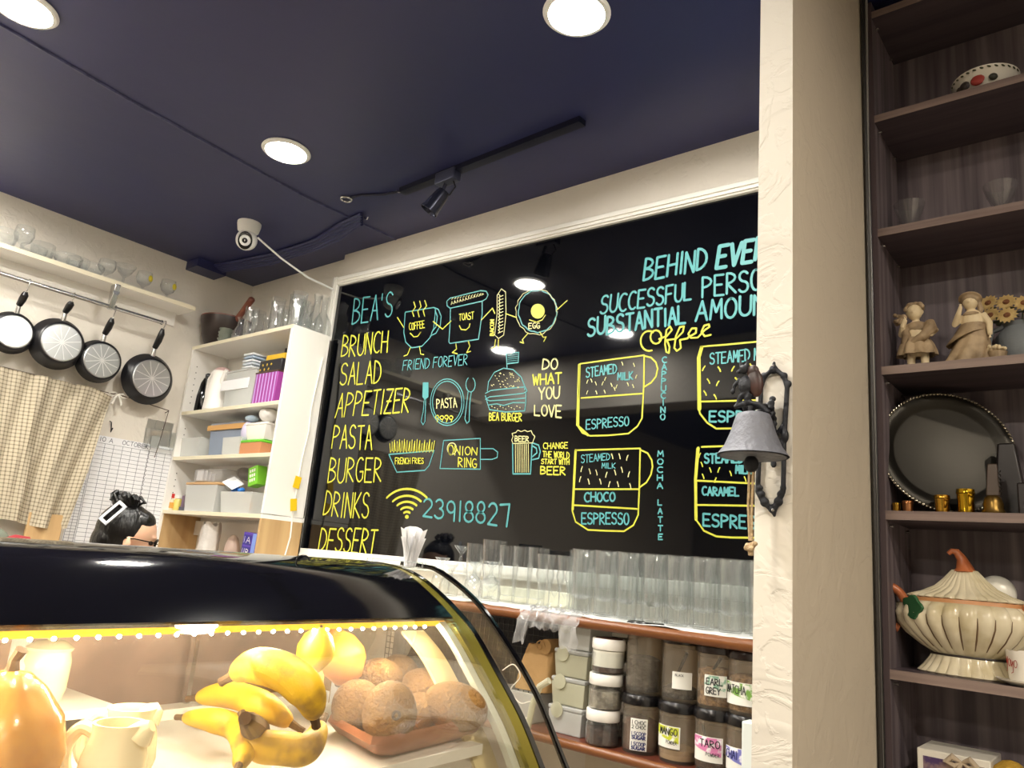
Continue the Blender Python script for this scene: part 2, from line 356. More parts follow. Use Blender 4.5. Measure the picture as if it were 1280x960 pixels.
st = q+V((-.01, 0, -.022)); hd = dep(546, 251, (q-CAM).dot(DF)-.02)
build('swivel_arm', G().tube([st, st+V((-.012, 0, -.03)), hd+V((0, 0, .03))], .007, 8), mt, t)
dd = V((-.45, -.25, -.8)).normalized()
sp = build('spot_head', G().lathe([(.0, -.045), (.022, -.045), (.026, -.03), (.032, .03), (.036, .048), (.033, .05), (.029, .03), (.0, .02)], 24, hd, frame3(dd)), M('spot_head_metal', '#2a2c3c', .25, metal=.5), t)
build('cable_loop', G().tube([q+V((.03, 0, -.02)), q+V((.045, 0, -.05)), q+V((.02, 0, -.075)), hd+V((.01, 0, .02))], .003, 6), m_black, t)
c0 = at(433, 248, 2, CEIL-.004)
g = G().tube([b+V((0, 0, .004)), b.lerp(c0, .35)+V((0, .01, .004)), b.lerp(c0, .7)+V((0, -.008, .002)), c0], .005, 6)
build('feed_cable', g, mt, t)
g = G(); pts = [c0+V((.022*math.cos(k*PI/6), .022*math.sin(k*PI/6), -.004)) for k in range(13)]; g.tube(pts, .004, 6)
solo('ceiling_ring', g, m_steel, 'small metal ring fixed in the dark ceiling left of the track rail', 'ring')
for j, (px, py, lb) in enumerate([(456, 271, 'small steel hook in the ceiling beside the bundled cables'), (497, 237, 'tiny silver screw eye in the ceiling at the end of the track rail')]):
    p = at(px, py, 2, CEIL-.003); solo('ceiling_hook', G().tube([p, p+V((.004, .0, -.012)), p+V((.018, 0, -.016)), p+V((.022, 0, -.006))], .0028, 6), m_steel, lb, 'hook')
g = G()
for k in range(5):
    pp = [at(*P, 2, CEIL-.008-.004*k) for P in [(452, 268+k*3), (425, 280+k*5), (395, 300+k*3), (340, 318+k*3), (262, 333+k*2)]]
    g.tube(pp, .009, 6)
solo('cable_bundle', g, m_ceil, 'bundle of navy-painted cables sagging along the ceiling to the corner', 'cables')

# security camera
p = at(312, 279, 2, CEIL); t = thing('security_camera', 'white ceiling-mounted security camera with a black eye', 'camera', p)
mw = M('camera_white_plastic', '#eeedea', .35)
build('base', G().lathe([(.052, 0), (.052, -.012), (.046, -.04), (.03, -.055), (0, -.058)], 28, p), mw, t)
bc = p+V((0, 0, -.082)); vd = (CAM-bc).normalized(); e = build('body', G().ell(bc, .047, None, 28, 18), mw, t)
ld = (vd+V((-.12, -.1, -.05))).normalized(); F3 = frame3(ld)
build('face_plate', G().lathe([(.0, .040), (.026, .040), (.031, .037), (.031, .033)], 28, bc, F3, sy=1.3), m_blackgl, t)
build('lens', G().lathe([(.013, .040), (.012, .046), (.008, .047), (0, .0465)], 20, bc, F3), M('lens_glass', '#20242c', .1, coat=1), t)
pa, pb = dep(322, 297, (bc-CAM).dot(DF)), at(417, 362, 1, 2.03)
g = G().tube([pa, pa.lerp(pb, .3)+V((0, 0, -.02)), pa.lerp(pb, .65)+V((0, 0, -.025)), pb], .0045, 6)
build('power_cable', g, mw, t)

# ================================================================== BOARD
YB = 2.045
t = thing('menu_board', 'large black gloss menu board in a white moulded frame with hand-lettered drinks and dishes', 'menu board', (-1.7, YB, 1.41))
XR = -.49; TL, TR, BL, BR = V((-2.92, YB, 2.722)), V((XR, YB, 2.662)), V((-2.92, YB, 1.408)), V((XR, YB, 1.413))
def bp(u, v, y=0): p = (BL*(1-u)+BR*u)*(1-v)+(TL*(1-u)+TR*u)*v; p.y += y; return p
W_, H_ = 2.43, 1.29; fw = .044
build('panel', G().prism([bp(0.005, .01, .002), bp(.999, .01, .002), bp(.999, .99, .002), bp(.005, .99, .002)], (0, .014, 0)), m_board, t)
def fr(name, u0, v0, u1, v1):
    f = build(name, G().prism([bp(u0, v0, -.012), bp(u1, v0, -.012), bp(u1, v1, -.012), bp(u0, v1, -.012)], (0, .03, 0)), m_trim, t); bevel(f, .004, 2); return f
du, dv = fw/W_, fw/H_
f1 = fr('frame_side', 0, 0, du, 1); f2 = fr('frame_rail', du, 1-dv, 1, 1); f3 = fr('frame_rail', du, 0, 1, dv)
for f, (a0, a1, b0, b1) in ((f1, (du*.3, du*.5, 0, 1)), (f1, (du*.72, du*.85, 0, 1)), (f2, (du, 1, 1-dv*.5, 1-dv*.3)), (f2, (du, 1, 1-dv*.85, 1-dv*.72)), (f3, (du, 1, dv*.3, dv*.5))):
    build('moulding_bead', G().prism([bp(a0, b0, -.018), bp(a1, b0, -.018), bp(a1, b1, -.018), bp(a0, b1, -.018)], (0, .008, 0)), m_trim, f)
NB = V((0, -1, 0)); YL = YB+.001; WK = .68
K1 = (370, 340, 3.428); K2 = (370, 580, 3.556); K3 = (690, 240, 4.0); K4 = (690, 430, 3.555)
def kp(K, p): return at(K[0]+p[0]/K[2], K[1]+p[1]/K[2], 1, YL)
def word(K, s, bl, br, tl, tr, wd, mat, col, gap=.28, name='lettering', thick2=0):
    f = quadmap(bl, br, tl, tr); g = G()
    for st in strokes(s, gap=gap):
        g.ribbon([kp(K, f(*p)) for p in st], NB, wd*WK)
    build(name, g, mat, t, smooth=False, label=col+' hand-painted words '+s)
def draw(K, name, lines, wd, mat, label, poly=None):
    g = G()
    for l in lines: g.ribbon([kp(K, p) for p in l], NB, wd*WK)
    for pl in (poly or []): g.add([kp(K, p) for p in pl], [tuple(range(len(pl)))])
    return build(name, g, mat, t, smooth=False, label=label, kind='stuff' if name.split('_')[-1] in ('limbs', 'seeds', 'crumbs', 'stripes', 'sprinkles', 'yolk') or name in ('fries_drawing', 'macaroni_drawing') else None)
Y, Cn = 'yellow', 'turquoise'
for a in [(K1, "BEA'S", (240, 222), (412, 190), (250, 112), (420, 85), .011, m_cya, Cn), (K1, 'BRUNCH', (193, 365), (392, 340), (203, 275), (398, 250), .011, m_yel, Y),
          (K1, 'SALAD', (187, 487), (362, 475), (197, 395), (368, 378), .011, m_yel, Y), (K1, 'APPETIZER', (168, 622), (483, 603), (185, 520), (495, 500), .011, m_yel, Y),
          (K1, 'PASTA', (152, 757), (325, 757), (165, 660), (328, 655), .011, m_yel, Y), (K1, 'BURGER', (135, 905), (365, 895), (148, 800), (370, 793), .011, m_yel, Y),
          (K2, 'DRINKS', (120, 228), (322, 240), (137, 122), (330, 128), .011, m_yel, Y), (K2, 'DESSERT', (98, 385), (350, 402), (115, 283), (366, 292), .011, m_yel, Y),
          (K1, 'FRIEND FOREVER', (456, 422), (735, 398), (462, 380), (738, 352), .006, m_cya, Cn), (K1, 'DO', (1055, 415), (1120, 415), (1060, 372), (1122, 370), .009, m_pale, 'pale yellow'),
          (K1, 'WHAT', (1015, 485), (1138, 475), (1015, 440), (1138, 430), .010, m_yel, Y), (K1, 'YOU', (1042, 545), (1128, 540), (1040, 495), (1130, 490), .009, m_pale, 'pale yellow'),
          (K1, 'LOVE', (1022, 612), (1138, 622), (1022, 570), (1138, 570), .009, m_pale, 'pale yellow'), (K1, 'PASTA', (603, 585), (690, 578), (602, 547), (687, 537), .007, m_pale, 'pale yellow'),
          (K1, 'BEA BURGER', (828, 635), (968, 640), (828, 603), (968, 606), .007, m_yel, Y), (K1, 'COFFEE', (485, 250), (552, 238), (485, 220), (550, 208), .006, m_yel, Y),
          (K1, 'TOAST', (699, 207), (762, 202), (699, 180), (762, 172), .006, m_yel, Y), (K1, 'EGG', (997, 243), (1045, 240), (997, 220), (1045, 217), .006, m_pale, 'pale yellow'),
          (K1, 'FRENCH FRIES', (425, 823), (548, 820), (425, 796), (548, 797), .006, m_yel, Y), (K1, 'ONION', (652, 783), (776, 785), (652, 740), (778, 755), .007, m_yel, Y),
          (K1, 'RING', (695, 835), (775, 838), (695, 795), (775, 800), .007, m_yel, Y), (K1, 'BEER', (938, 725), (998, 727), (938, 702), (998, 705), .006, m_pale, 'pale yellow'),
          (K1, 'CHANGE', (1060, 758), (1165, 755), (1060, 733), (1165, 730), .006, m_yel, Y), (K1, 'THE WORLD', (1058, 792), (1172, 800), (1058, 768), (1172, 772), .006, m_yel, Y),
          (K1, 'START WITH', (1052, 822), (1172, 825), (1052, 802), (1172, 803), .006, m_yel, Y), (K1, 'BEER', (1048, 865), (1155, 870), (1048, 833), (1155, 835), .008, m_yel, Y),
          (K2, '23918827', (563, 233), (945, 280), (567, 155), (950, 180), .012, m_cya, Cn),
          (K3, 'BEHIND', (457, 443), (770, 385), (468, 335), (778, 280), .013, m_cya, Cn), (K3, 'EVERY', (822, 378), (1130, 322), (838, 268), (1140, 212), .019, m_cya, Cn),
          (K3, 'SUCCESSFUL', (240, 612), (698, 538), (250, 522), (700, 450), .011, m_cya, Cn), (K3, 'PERSON', (752, 525), (1105, 480), (752, 425), (1105, 375), .011, m_cya, Cn),
          (K3, 'SUBSTANTIAL', (178, 722), (670, 655), (182, 635), (668, 568), .013, m_cya, Cn), (K3, 'AMOUNT', (718, 645), (1140, 598), (725, 548), (1140, 500), .012, m_cya, Cn),
          (K4, 'STEAMED', (152, 148), (288, 130), (152, 105), (288, 90), .007, m_cya, Cn), (K4, 'MILK', (292, 160), (360, 157), (292, 130), (360, 122), .007, m_cya, Cn),
          (K4, 'ESPRESSO', (152, 380), (342, 362), (152, 338), (342, 322), .007, m_cya, Cn), (K4, 'STEAMED', (130, 528), (258, 515), (130, 492), (258, 487), .005, m_cya, Cn),
          (K4, 'MILK', (222, 552), (282, 552), (222, 529), (282, 529), .005, m_cya, Cn), (K4, 'CHOCO', (145, 700), (280, 698), (145, 660), (280, 660), .009, m_cya, Cn),
          (K4, 'ESPRESSO', (132, 800), (342, 802), (132, 752), (342, 752), .008, m_cya, Cn), (K4, 'STEAMED MILK', (702, 90), (985, 65), (702, 42), (985, 12), .007, m_cya, Cn),
          (K4, 'ESPRESSO', (700, 346), (1010, 346), (700, 300), (1010, 296), .009, m_cya, Cn), (K4, 'STEAMED', (678, 528), (850, 528), (678, 487), (850, 490), .009, m_cya, Cn),
          (K4, 'MILK', (817, 575), (885, 575), (817, 540), (885, 540), .008, m_cya, Cn), (K4, 'CARAMEL', (668, 672), (832, 675), (668, 635), (832, 640), .008, m_cya, Cn),
          (K4, 'ESPRESSO', (672, 808), (985, 830), (672, 755), (985, 772), .009, m_cya, Cn)]: word(*a)
for s, x0, y0, x1, y1, hh, ww in (('CAPPUCINO', 500, 58, 493, 312, 25, 20), ('MOCHA', 482, 475, 480, 618, 24, 24), ('LATTE', 480, 692, 483, 845, 24, 18)):
    g = G(); n = len(s)-1
    for k, ch in enumerate(s):
        cx, cy = x0+(x1-x0)*k/n, y0+(y1-y0)*k/n; f = quadmap((cx-ww/2, cy+hh), (cx+ww/2, cy+hh), (cx-ww/2, cy), (cx+ww/2, cy))
        for stt in GL[ch]: g.ribbon([kp(K4, f(*p)) for p in stt], NB, .0045)
    build('lettering', g, m_cya, t, smooth=False, label='thin turquoise word '+s+' written downwards')
g = G()
for stt in strokes('BACON'): g.ribbon([kp(K1, quadmap((848, 272), (848, 205), (832, 272), (832, 205))(*p)) for p in stt], NB, .005)
build('lettering', g, m_yel, t, smooth=False, label='yellow word BACON written upwards')
# cursive coffee
cur = [arc(485, 745, 42, 50, -60, -290, 12), arc(520, 725, 28, 34, 60, 420, 12)+[(548, 730)], [(535, 735), (575, 720), (600, 690), (590, 672), (572, 690), (565, 760), (572, 800), (585, 805), (588, 775), (575, 740), (620, 735), (655, 700), (660, 672), (640, 675), (620, 720), (612, 780), (625, 795), (645, 780), (640, 740), (680, 732)],
       [(680, 728), (720, 705), (722, 682), (700, 682), (682, 710), (695, 730), (730, 728), (765, 690), (788, 675), (785, 662), (762, 668), (748, 700), (765, 722), (795, 715)]]
draw(K3, 'lettering', cur, .009, m_yel, 'yellow cursive word coffee')
# mugs
def dash(pts, k=(9, 14)):
    out = []
    for i, (x, y) in enumerate(pts): s = 1 if i % 3 else -1; out.append([(x, y), (x+k[0]*.4*s, y+k[1]*.5), (x+k[0]*s*.6, y+k[1])])
    return out
draw(K4, 'mug_drawing', [[(120, 240), (125, 88), (270, 68), (410, 50), (408, 180), (400, 330), (380, 365), (340, 398), (250, 406), (170, 408), (135, 395), (118, 370), (120, 240)], [(130, 240), (270, 230), (402, 220)], [(410, 53), (440, 60), (462, 82), (470, 110), (462, 145), (440, 172), (412, 190)]], .008, m_yel, 'yellow mug outline of the cappuccino')
draw(K4, 'mug_drawing', [[(120, 92), (112, 360), (160, 405)]], .013, m_yel, 'thick yellow mug side')
draw(K4, 'sprinkles', dash([(160, 160), (172, 155), (192, 168), (228, 168), (262, 175), (275, 192), (290, 182), (335, 172), (358, 180), (378, 138), (362, 86), (310, 80), (240, 148), (232, 205), (195, 208), (160, 208)]), .005, m_pale, 'pale yellow foam dashes')
draw(K4, 'mug_drawing', [[(105, 472), (392, 464), (388, 640), (383, 760), (362, 805), (320, 832), (240, 830), (160, 826), (105, 790), (90, 740)], [(100, 645), (388, 645)], [(95, 716), (382, 733)], [(392, 470), (425, 485), (443, 515), (447, 545), (440, 580), (420, 615), (392, 635)]], .008, m_yel, 'yellow mug outline of the mocha latte')
draw(K4, 'mug_drawing', [[(105, 472), (92, 735)]], .014, m_yel, 'thick yellow mug side')
draw(K4, 'sprinkles', dash([(128, 590), (160, 600), (212, 600), (258, 612), (290, 612), (345, 620), (135, 545), (165, 555), (195, 560), (245, 570), (278, 560), (308, 548), (345, 568), (265, 488), (298, 488), (338, 495)], (10, 22)), .0055, m_pale, 'pale yellow foam dashes')
draw(K4, 'mug_drawing', [[(660, 12), (780, 2), (930, -12)], [(655, 60), (650, 280), (658, 310), (690, 350), (730, 376), (800, 375), (960, 372)], [(662, 256), (905, 250), (960, 250)]], .008, m_yel, 'yellow mug outline, upper right')
draw(K4, 'mug_drawing', [[(665, 15), (652, 60), (655, 290)]], .018, m_yel, 'thick yellow mug side')
draw(K4, 'sprinkles', dash([(680, 98), (738, 102), (690, 155), (742, 165), (675, 208), (720, 225), (810, 100), (815, 150), (880, 88), (900, 160), (850, 200)], (18, 20)), .0065, m_yel, 'yellow foam dashes')
draw(K4, 'mug_drawing', [[(665, 457), (900, 450), (960, 449)], [(645, 465), (635, 600), (640, 780), (675, 830), (730, 855), (800, 860), (960, 862)], [(645, 607), (960, 623)], [(645, 715), (960, 720)]], .008, m_yel, 'yellow mug outline, lower right')
draw(K4, 'mug_drawing', [[(650, 462), (638, 600), (640, 780)]], .014, m_yel, 'thick yellow mug side')
draw(K4, 'sprinkles', dash([(660, 485), (662, 525), (700, 550), (745, 550), (790, 565), (668, 578), (730, 595), (855, 590)], (12, 20)), .0055, m_yel, 'yellow foam dashes')
# wifi
wl = [arc(493, 235, r, r*1.02, 135-q, 45+q, 12) for r, q in ((22, 8), (42, 6), (66, 4), (92, 2), (122, -2))]
wl = [[(x, 480-y-10 if 0 else 2*235-y+0) for x, y in l] for l in wl]
draw(K2, 'wifi_sign', wl, .013, m_yel, 'yellow wireless network sign', poly=[[(493+9*math.cos(k*PI/4), 235+9*math.sin(k*PI/4)) for k in range(8)]])
# friends row
draw(K1, 'cup_drawing', [[(468, 172), (590, 152), (598, 160), (590, 240), (575, 280), (540, 318), (495, 325), (470, 300), (462, 260), (468, 172)], [(590, 152), (610, 160), (622, 190), (618, 230), (600, 262), (575, 275)], [(596, 165), (606, 190), (600, 235), (582, 258)]], .007, m_cya, 'turquoise coffee cup with arms')
draw(K1, 'cup_limbs', [[(505, 190), (498, 170), (512, 150), (505, 128)], [(528, 192), (522, 168), (536, 148), (530, 124)], [(552, 190), (545, 165), (560, 145), (552, 122)], [(462, 238), (435, 195)], [(490, 325), (478, 355), (463, 360)], [(530, 320), (535, 352), (548, 354)], [(588, 212), (628, 245), (665, 210)], [(490, 262), (505, 278), (522, 276), (535, 258)]], .007, m_yel, 'yellow steam, smile, arms and legs')
draw(K1, 'toast_drawing', [[(660, 155), (648, 145), (646, 125), (660, 112), (790, 80), (815, 82), (823, 98), (815, 115), (798, 125), (798, 180), (782, 288), (660, 306), (655, 300), (660, 230), (662, 155), (798, 125)]], .007, m_cya, 'turquoise toast slice')
draw(K1, 'toast_crumbs', [[(665+i*12, 140-i*3.6), (668+i*12, 126-i*3), (672+i*12, 136-i*3.6)] for i in range(12)]+[[(668+i*12, 118-i*2), (674+i*12, 112-i*2)] for i in range(11)], .005, m_pale, 'pale yellow crumbs on the toast')
draw(K1, 'toast_limbs', [[(700, 230), (708, 246), (728, 248), (742, 236), (745, 222)], [(685, 308), (688, 330), (670, 345), (690, 350)], [(738, 295), (745, 318), (732, 345), (748, 340)], [(795, 205), (842, 155), (852, 178)]], .007, m_yel, 'yellow smile, legs and arm of the toast')
draw(K1, 'bacon_drawing', [[(862, 100), (880, 72), (898, 85), (900, 180), (890, 270), (868, 285), (852, 270), (862, 180), (862, 100)]]+[[(868, 95+i*14), (875, 102+i*14), (868, 109+i*14), (888, 100+i*14)] for i in range(12)], .0045, m_pale, 'pale yellow bacon strip')
draw(K1, 'bacon_limbs', [[(855, 290), (850, 322), (838, 328)], [(868, 290), (866, 318), (870, 330), (862, 328)], [(898, 178), (945, 195)]], .006, m_yel, 'yellow legs of the bacon')
egg = [(1035+82*math.cos(a*PI/18)*(1+.03*math.sin(a*1.9)), 168+90*math.sin(a*PI/18)*(1+.03*math.sin(a*2.3))) for a in range(37)]
egg2 = [(1030+88*math.cos(a*PI/18)*(1+.04*math.sin(a*2.7+1)), 170+98*math.sin(a*PI/18)*(1+.04*math.sin(a*1.7+1))) for a in range(37)]
draw(K1, 'egg_drawing', [egg], .007, m_cya, 'turquoise egg outline'); draw(K1, 'egg_drawing', [egg2], .004, m_pale, 'pale egg outline')
draw(K1, 'egg_yolk', [[(1000, 205), (1030, 215), (1055, 205), (1068, 185)], [(1115, 165), (1162, 122)], [(995, 262), (970, 290), (975, 305), (960, 300)], [(1045, 258), (1060, 280), (1072, 278), (1062, 298)]], .006, m_yel, 'yellow yolk, smile and limbs of the egg', poly=[[(1036+30*math.cos(k*PI/8), 168+32*math.sin(k*PI/8)) for k in range(16)]])
# pasta plate, cutlery
draw(K1, 'plate_drawing', [arc(648, 558, 72, 100, 0, 360, 28), arc(648, 558, 63, 90, 0, 360, 28)], .006, m_cya, 'turquoise plate outline')
draw(K1, 'fork_drawing', [[(545, 475), (566, 475), (566, 535), (553, 545), (543, 535), (545, 475)], [(550, 545), (545, 600), (536, 640), (545, 655), (553, 640), (556, 545)]], .006, m_cya, 'turquoise fork', poly=[[(545, 475), (566, 475), (566, 535), (553, 545), (543, 535)]])
draw(K1, 'spoon_drawing', [arc(748, 482, 20, 32, -60, 240, 14), [(738, 510), (732, 560), (724, 630), (732, 648), (742, 640), (745, 560), (752, 512)]], .006, m_cya, 'turquoise spoon')
draw(K1, 'macaroni_drawing', [arc(605+i*20, 622+2*(i % 2), 8, 8, 0, 360, 8)+[(605+i*20, 642)] for i in range(4)], .007, m_yel, 'yellow shells on the plate')
# burger
draw(K1, 'burger_drawing', [[(820, 510), (825, 470), (850, 430), (890, 412), (930, 418), (965, 450), (980, 490), (980, 505)], [(812, 520), (835, 508), (900, 500), (982, 492), (990, 510), (975, 520), (900, 528), (830, 535), (812, 545), (830, 552), (900, 548), (985, 540)], [(812, 530), (820, 560), (830, 590), (900, 600), (980, 595), (985, 560), (985, 515)], [(825, 570), (860, 565), (890, 572), (930, 560), (980, 560)], [(905, 415), (902, 350), (955, 345), (953, 388), (905, 394)]], .006, m_cya, 'turquoise burger with a flag')
draw(K1, 'burger_flag_stripes', [[(908, 358+i*8), (950, 354+i*8)] for i in range(5)], .003, m_cya, 'flag stripes')
sd = random.Random(3); pts = []
while len(pts) < 46:
    x, y = sd.uniform(835, 970), sd.uniform(430, 495)
    if (x-900)**2/75**2+(y-500)**2/72**2 < 1: pts.append((x, y))
draw(K1, 'burger_seeds', [[(x, y), (x+3, y+2)] for x, y in pts]+[[(840+i*12, 575+(i % 3)*6), (843+i*12, 577+(i % 3)*6)] for i in range(11)], .004, m_pale, 'pale sesame seeds')
# fries, onion ring pan, beer
draw(K1, 'fries_basket_drawing', [[(398, 782), (592, 765), (570, 830), (552, 850), (432, 858), (398, 782)]], .007, m_cya, 'turquoise chip basket')
draw(K1, 'fries_drawing', [[(405+i*7, 772-(i % 2)*5), (402+i*7.2+(i % 3)*3, 735-(i*7 % 19))] for i in range(27)], .006, m_yel, 'yellow chips')
draw(K1, 'pan_drawing', [[(633, 722), (790, 713), (790, 845), (617, 842), (633, 722)], [(790, 757), (845, 757), (865, 772), (862, 795), (840, 803), (790, 803)]], .006, m_cya, 'turquoise square pan'); draw(K1, 'ring_drawing', [arc(668, 757, 20, 25, 0, 360, 14)], .006, m_pale, 'pale onion ring')
draw(K1, 'beer_drawing', [[(928, 735), (930, 865), (1005, 865), (1012, 732)], [(1013, 732), (1040, 742), (1047, 770), (1040, 798), (1010, 805)], [(1013, 745), (1030, 755), (1033, 775), (1012, 792)]], .008, m_cya, 'turquoise beer mug')
draw(K1, 'beer_drawing', [[(940+i*8, 738), (941+i*8, 858)] for i in range(8)], .0045, m_pale, 'pale stripes on the beer mug')
draw(K1, 'beer_foam', [[(930, 735), (924, 720), (930, 705), (926, 692), (942, 688), (950, 678), (965, 684), (980, 678), (992, 684), (1008, 680), (1014, 695), (1024, 705), (1018, 720), (1014, 732), (930, 735)]], .005, m_pale, 'pale foam outline')
# ================================================================== LEFT WALL: glass shelf, pans, towel, schedule
WX = XB
t = thing('wall_shelf', 'long cream-edged white wall shelf over the hanging pans', 'shelf', (WX+.09, 1.1, 2.53))
SZ = 2.575
build('board', G().box((WX, .2, SZ-.018), (WX+.17, 1.72, SZ)), m_melamine, t)
build('edge_band', G().box((WX+.17, .2, SZ-.019), (WX+.173, 1.72, SZ+.001)), m_cream, t)
build('ledger', G().box((WX, .2, SZ-.085), (WX+.018, 1.70, SZ-.018)), m_melamine, t)
RX, RZ = -3.6, 2.452
t = thing('pan_rail', 'steel hanging rail under the wall shelf, holding four pans', 'rail', (RX, 1.1, RZ))
build('rod', G().cyl((RX, .2, RZ), (RX, 1.572, RZ), .0095, 14), m_steel, t)
build('end_cap', G().cyl((RX, 1.572, RZ), (RX, 1.58, RZ), .012, 14), m_steel, t)
for yy in (.55, 1.335):
    br = build('bracket', G().prism([(RX-.02, yy-.012, SZ-.018), (RX+.035, yy-.012, SZ-.018), (RX+.035, yy-.012, SZ-.028), (RX+.012, yy-.012, RZ-.012), (RX-.012, yy-.012, RZ-.012)], (0, .024, 0)), m_steel, t); bevel(br, .003)
    build('clamp', G().cyl((RX+.018, yy, SZ-.055), (RX+.03, yy, SZ-.055), .014, 14), m_steel, br)
PL = ['small black frying pan cut by the left edge of the photo', 'second and deepest black pan from the left on the rail', 'third pan from the left, hung beneath the shelf bracket', 'black frying pan hanging at the right end of the rail']
def pan(px, py, R, rb, depth, yh, label, prof_n=40, tilt=0):
    p = at(px, py, 0, -3.665); t = thing('frying_pan', label, 'pan', p, 'pans hanging on the rail')
    FX = Matrix(((0, 0, 1), (1, 0, 0), (0, 1, 0)))   # lathe z -> world x, bottom towards the room
    z0 = depth
    build('body', G().lathe([(R*.985, 0), (R, -.002), (R+.004, .0), (R+.003, .004), (R-.004, .01), (rb+.012, z0-.006), (rb+.004, z0), (rb, z0), (rb, z0-.003), (rb+.003, z0-.008), (R-.008, .006)], prof_n, p, FX, close=True), m_pan, t, ang=50)
    d = build('base_disc', G().lathe([(rb+.001, z0-.004), (rb+.001, z0+.003), (rb-.003, z0+.005), (0, z0+.005)], prof_n, p, FX), m_alu, t, ang=20)
    g = G()
    for k in range(6):
        a = k*PI/6+.3; c, s = math.cos(a), math.sin(a)
        g.prism([p+V((z0+.0052, (rb-.006)*c-.0016*s, (rb-.006)*s+.0016*c)), p+V((z0+.0052, (rb-.006)*c+.0016*s, (rb-.006)*s-.0016*c)), p+V((z0+.0052, -(rb-.006)*c+.0016*s, -(rb-.006)*s-.0016*c)), p+V((z0+.0052, -(rb-.006)*c-.0016*s, -(rb-.006)*s+.0016*c))], (.0004, 0, 0))
    build('radial_grooves', g, M('bright_groove', '#f2f2f0', .3, metal=.6), d, kind='stuff')
    n0 = p+V((.006, 0, R)); n1 = p+V((.012, 0, R+.045))
    build('neck', G().tube([p+V((.004, 0, R-.01)), n0+V((.004, 0, .012)), n1], [.012, .010, .009], 12), m_steel, t)
    top = V((RX-.01, p.y, yh))
    hp = [n1+V((0, 0, -.008)), n1.lerp(top, .3)+V((.012, 0, 0)), n1.lerp(top, .7)+V((.012, 0, 0)), top]
    g = G(); g.tube(hp, [.0125, .0155, .0145, .008], 14); h = build('handle', g, m_black, t)
    build('hang_hook', G().tube([top+V((.0, 0, -.012)), top+V((.012, 0, .006)), V((RX+.0125, p.y, RZ-.006)), V((RX+.008, p.y, RZ+.010)), V((RX-.004, p.y, RZ+.0125)), V((RX-.0125, p.y, RZ+.004))], .0028, 6), m_steel, h)
def topz(px, py): return at(px, py, 0, RX-.01).z
pan(14, 416, .088, .070, .035, topz(29, 364), PL[0]); pan(71, 430, .112, .082, .055, topz(83, 375), PL[1])
pan(122, 452, .096, .078, .045, topz(138, 397), PL[2]); pan(184, 474, .120, .089, .045, topz(200, 410), PL[3])

# glasses on the wall shelf
def goblet_g(h, r, c=(0, 0, 0), foot=.8, stem=.35, n=20, wall=.0018, thick=0):
    z = h*stem
    return G().lathe([(0, 0), (r*foot, 0), (r*foot, .002), (.006, .008), (.0045, z*.6), (.006, z-.005), (r*.75, z+.18*(h-z)), (r, z+.5*(h-z)), (r*.88, h), (r*.88-wall, h), (r-wall, z+.5*(h-z)), (r*.73, z+.2*(h-z)), (0, z+.006)], n, c)
sy = lambda px, py: at(px, py, 0, WX+.10).y
def glass_thing(name, g, loc, label, group, mat=None, cat='glass'):
    o = build(name, g, mat or m_glass); o.location = loc; return tag(o, label, cat, group)
bowlg = lambda r, h: G().lathe([(0, 0), (r*.45, 0), (r*.5, .004), (r*.85, h*.35), (r, h*.75), (r*.96, h), (r*.92, h), (r*.95, h*.7), (r*.8, h*.38), (r*.4, .009), (0, .009)], 24, ribs=(12, .05))
LBs = ['wide pressed-glass bowl at the left end of the wall shelf', 'low faceted glass dish beside the leftmost bowl on the wall shelf', 'tall clear bowl, third from the left on the wall shelf', 'faceted glass dish in the middle of the wall shelf', 'round faceted glass dish left of the stemmed glass', 'pressed glass dish half hidden behind the round dish']
for (px, py, r, h, dx), lb in zip([(8, 293, .05, .085, 0), (45, 305, .055, .05, .01), (58, 298, .05, .09, -.03), (88, 318, .06, .06, .02), (118, 325, .055, .055, .02), (102, 314, .05, .08, -.035)], LBs):
    p = at(px, py, 0, WX+.10+dx); glass_thing('glass_bowl', bowlg(r, h), (WX+.09+dx, p.y, SZ), lb, 'glassware on the wall shelf')
for px, lb, h, r, lem in [(154, 'wide-mouthed stemmed glass on the wall shelf, left of the two glasses with yellow fruit', .105, .045, 0), (180, 'stemmed goblet with a yellow lemon painted on it, left one of two', .105, .038, 1), (212, 'stemmed goblet with a yellow lemon at the right end of the wall shelf', .105, .038, 1), (16, 'tall stemmed glass near the left end of the wall shelf', .12, .04, 0), (130, 'stemmed dessert glass between faceted dish and wide stemmed glass', .10, .04, 0)]:
    p = at(px, 350, 0, WX+.11); y = p.y; loc = V((WX+.11, y, SZ))
    t = thing('stemmed_glass', lb, 'glass', loc, 'glassware on the wall shelf')
    if px == 154: build('bowl_and_foot', G().lathe([(0, 0), (.034, 0), (.034, .002), (.006, .01), (.005, .045), (.03, .07), (.047, .105), (.045, .105), (.028, .073), (0, .052)], 22, loc), m_glass, t)
    else: build('bowl_and_foot', goblet_g(h, r, loc), m_glass, t)
    if lem: build('lemon_print', G().ell(loc+V((.028, .018, .075)), (.006, .015, .016), rotm('Z', 30), 14, 8), M('lemon_print', '#d8c52f', .4), t)

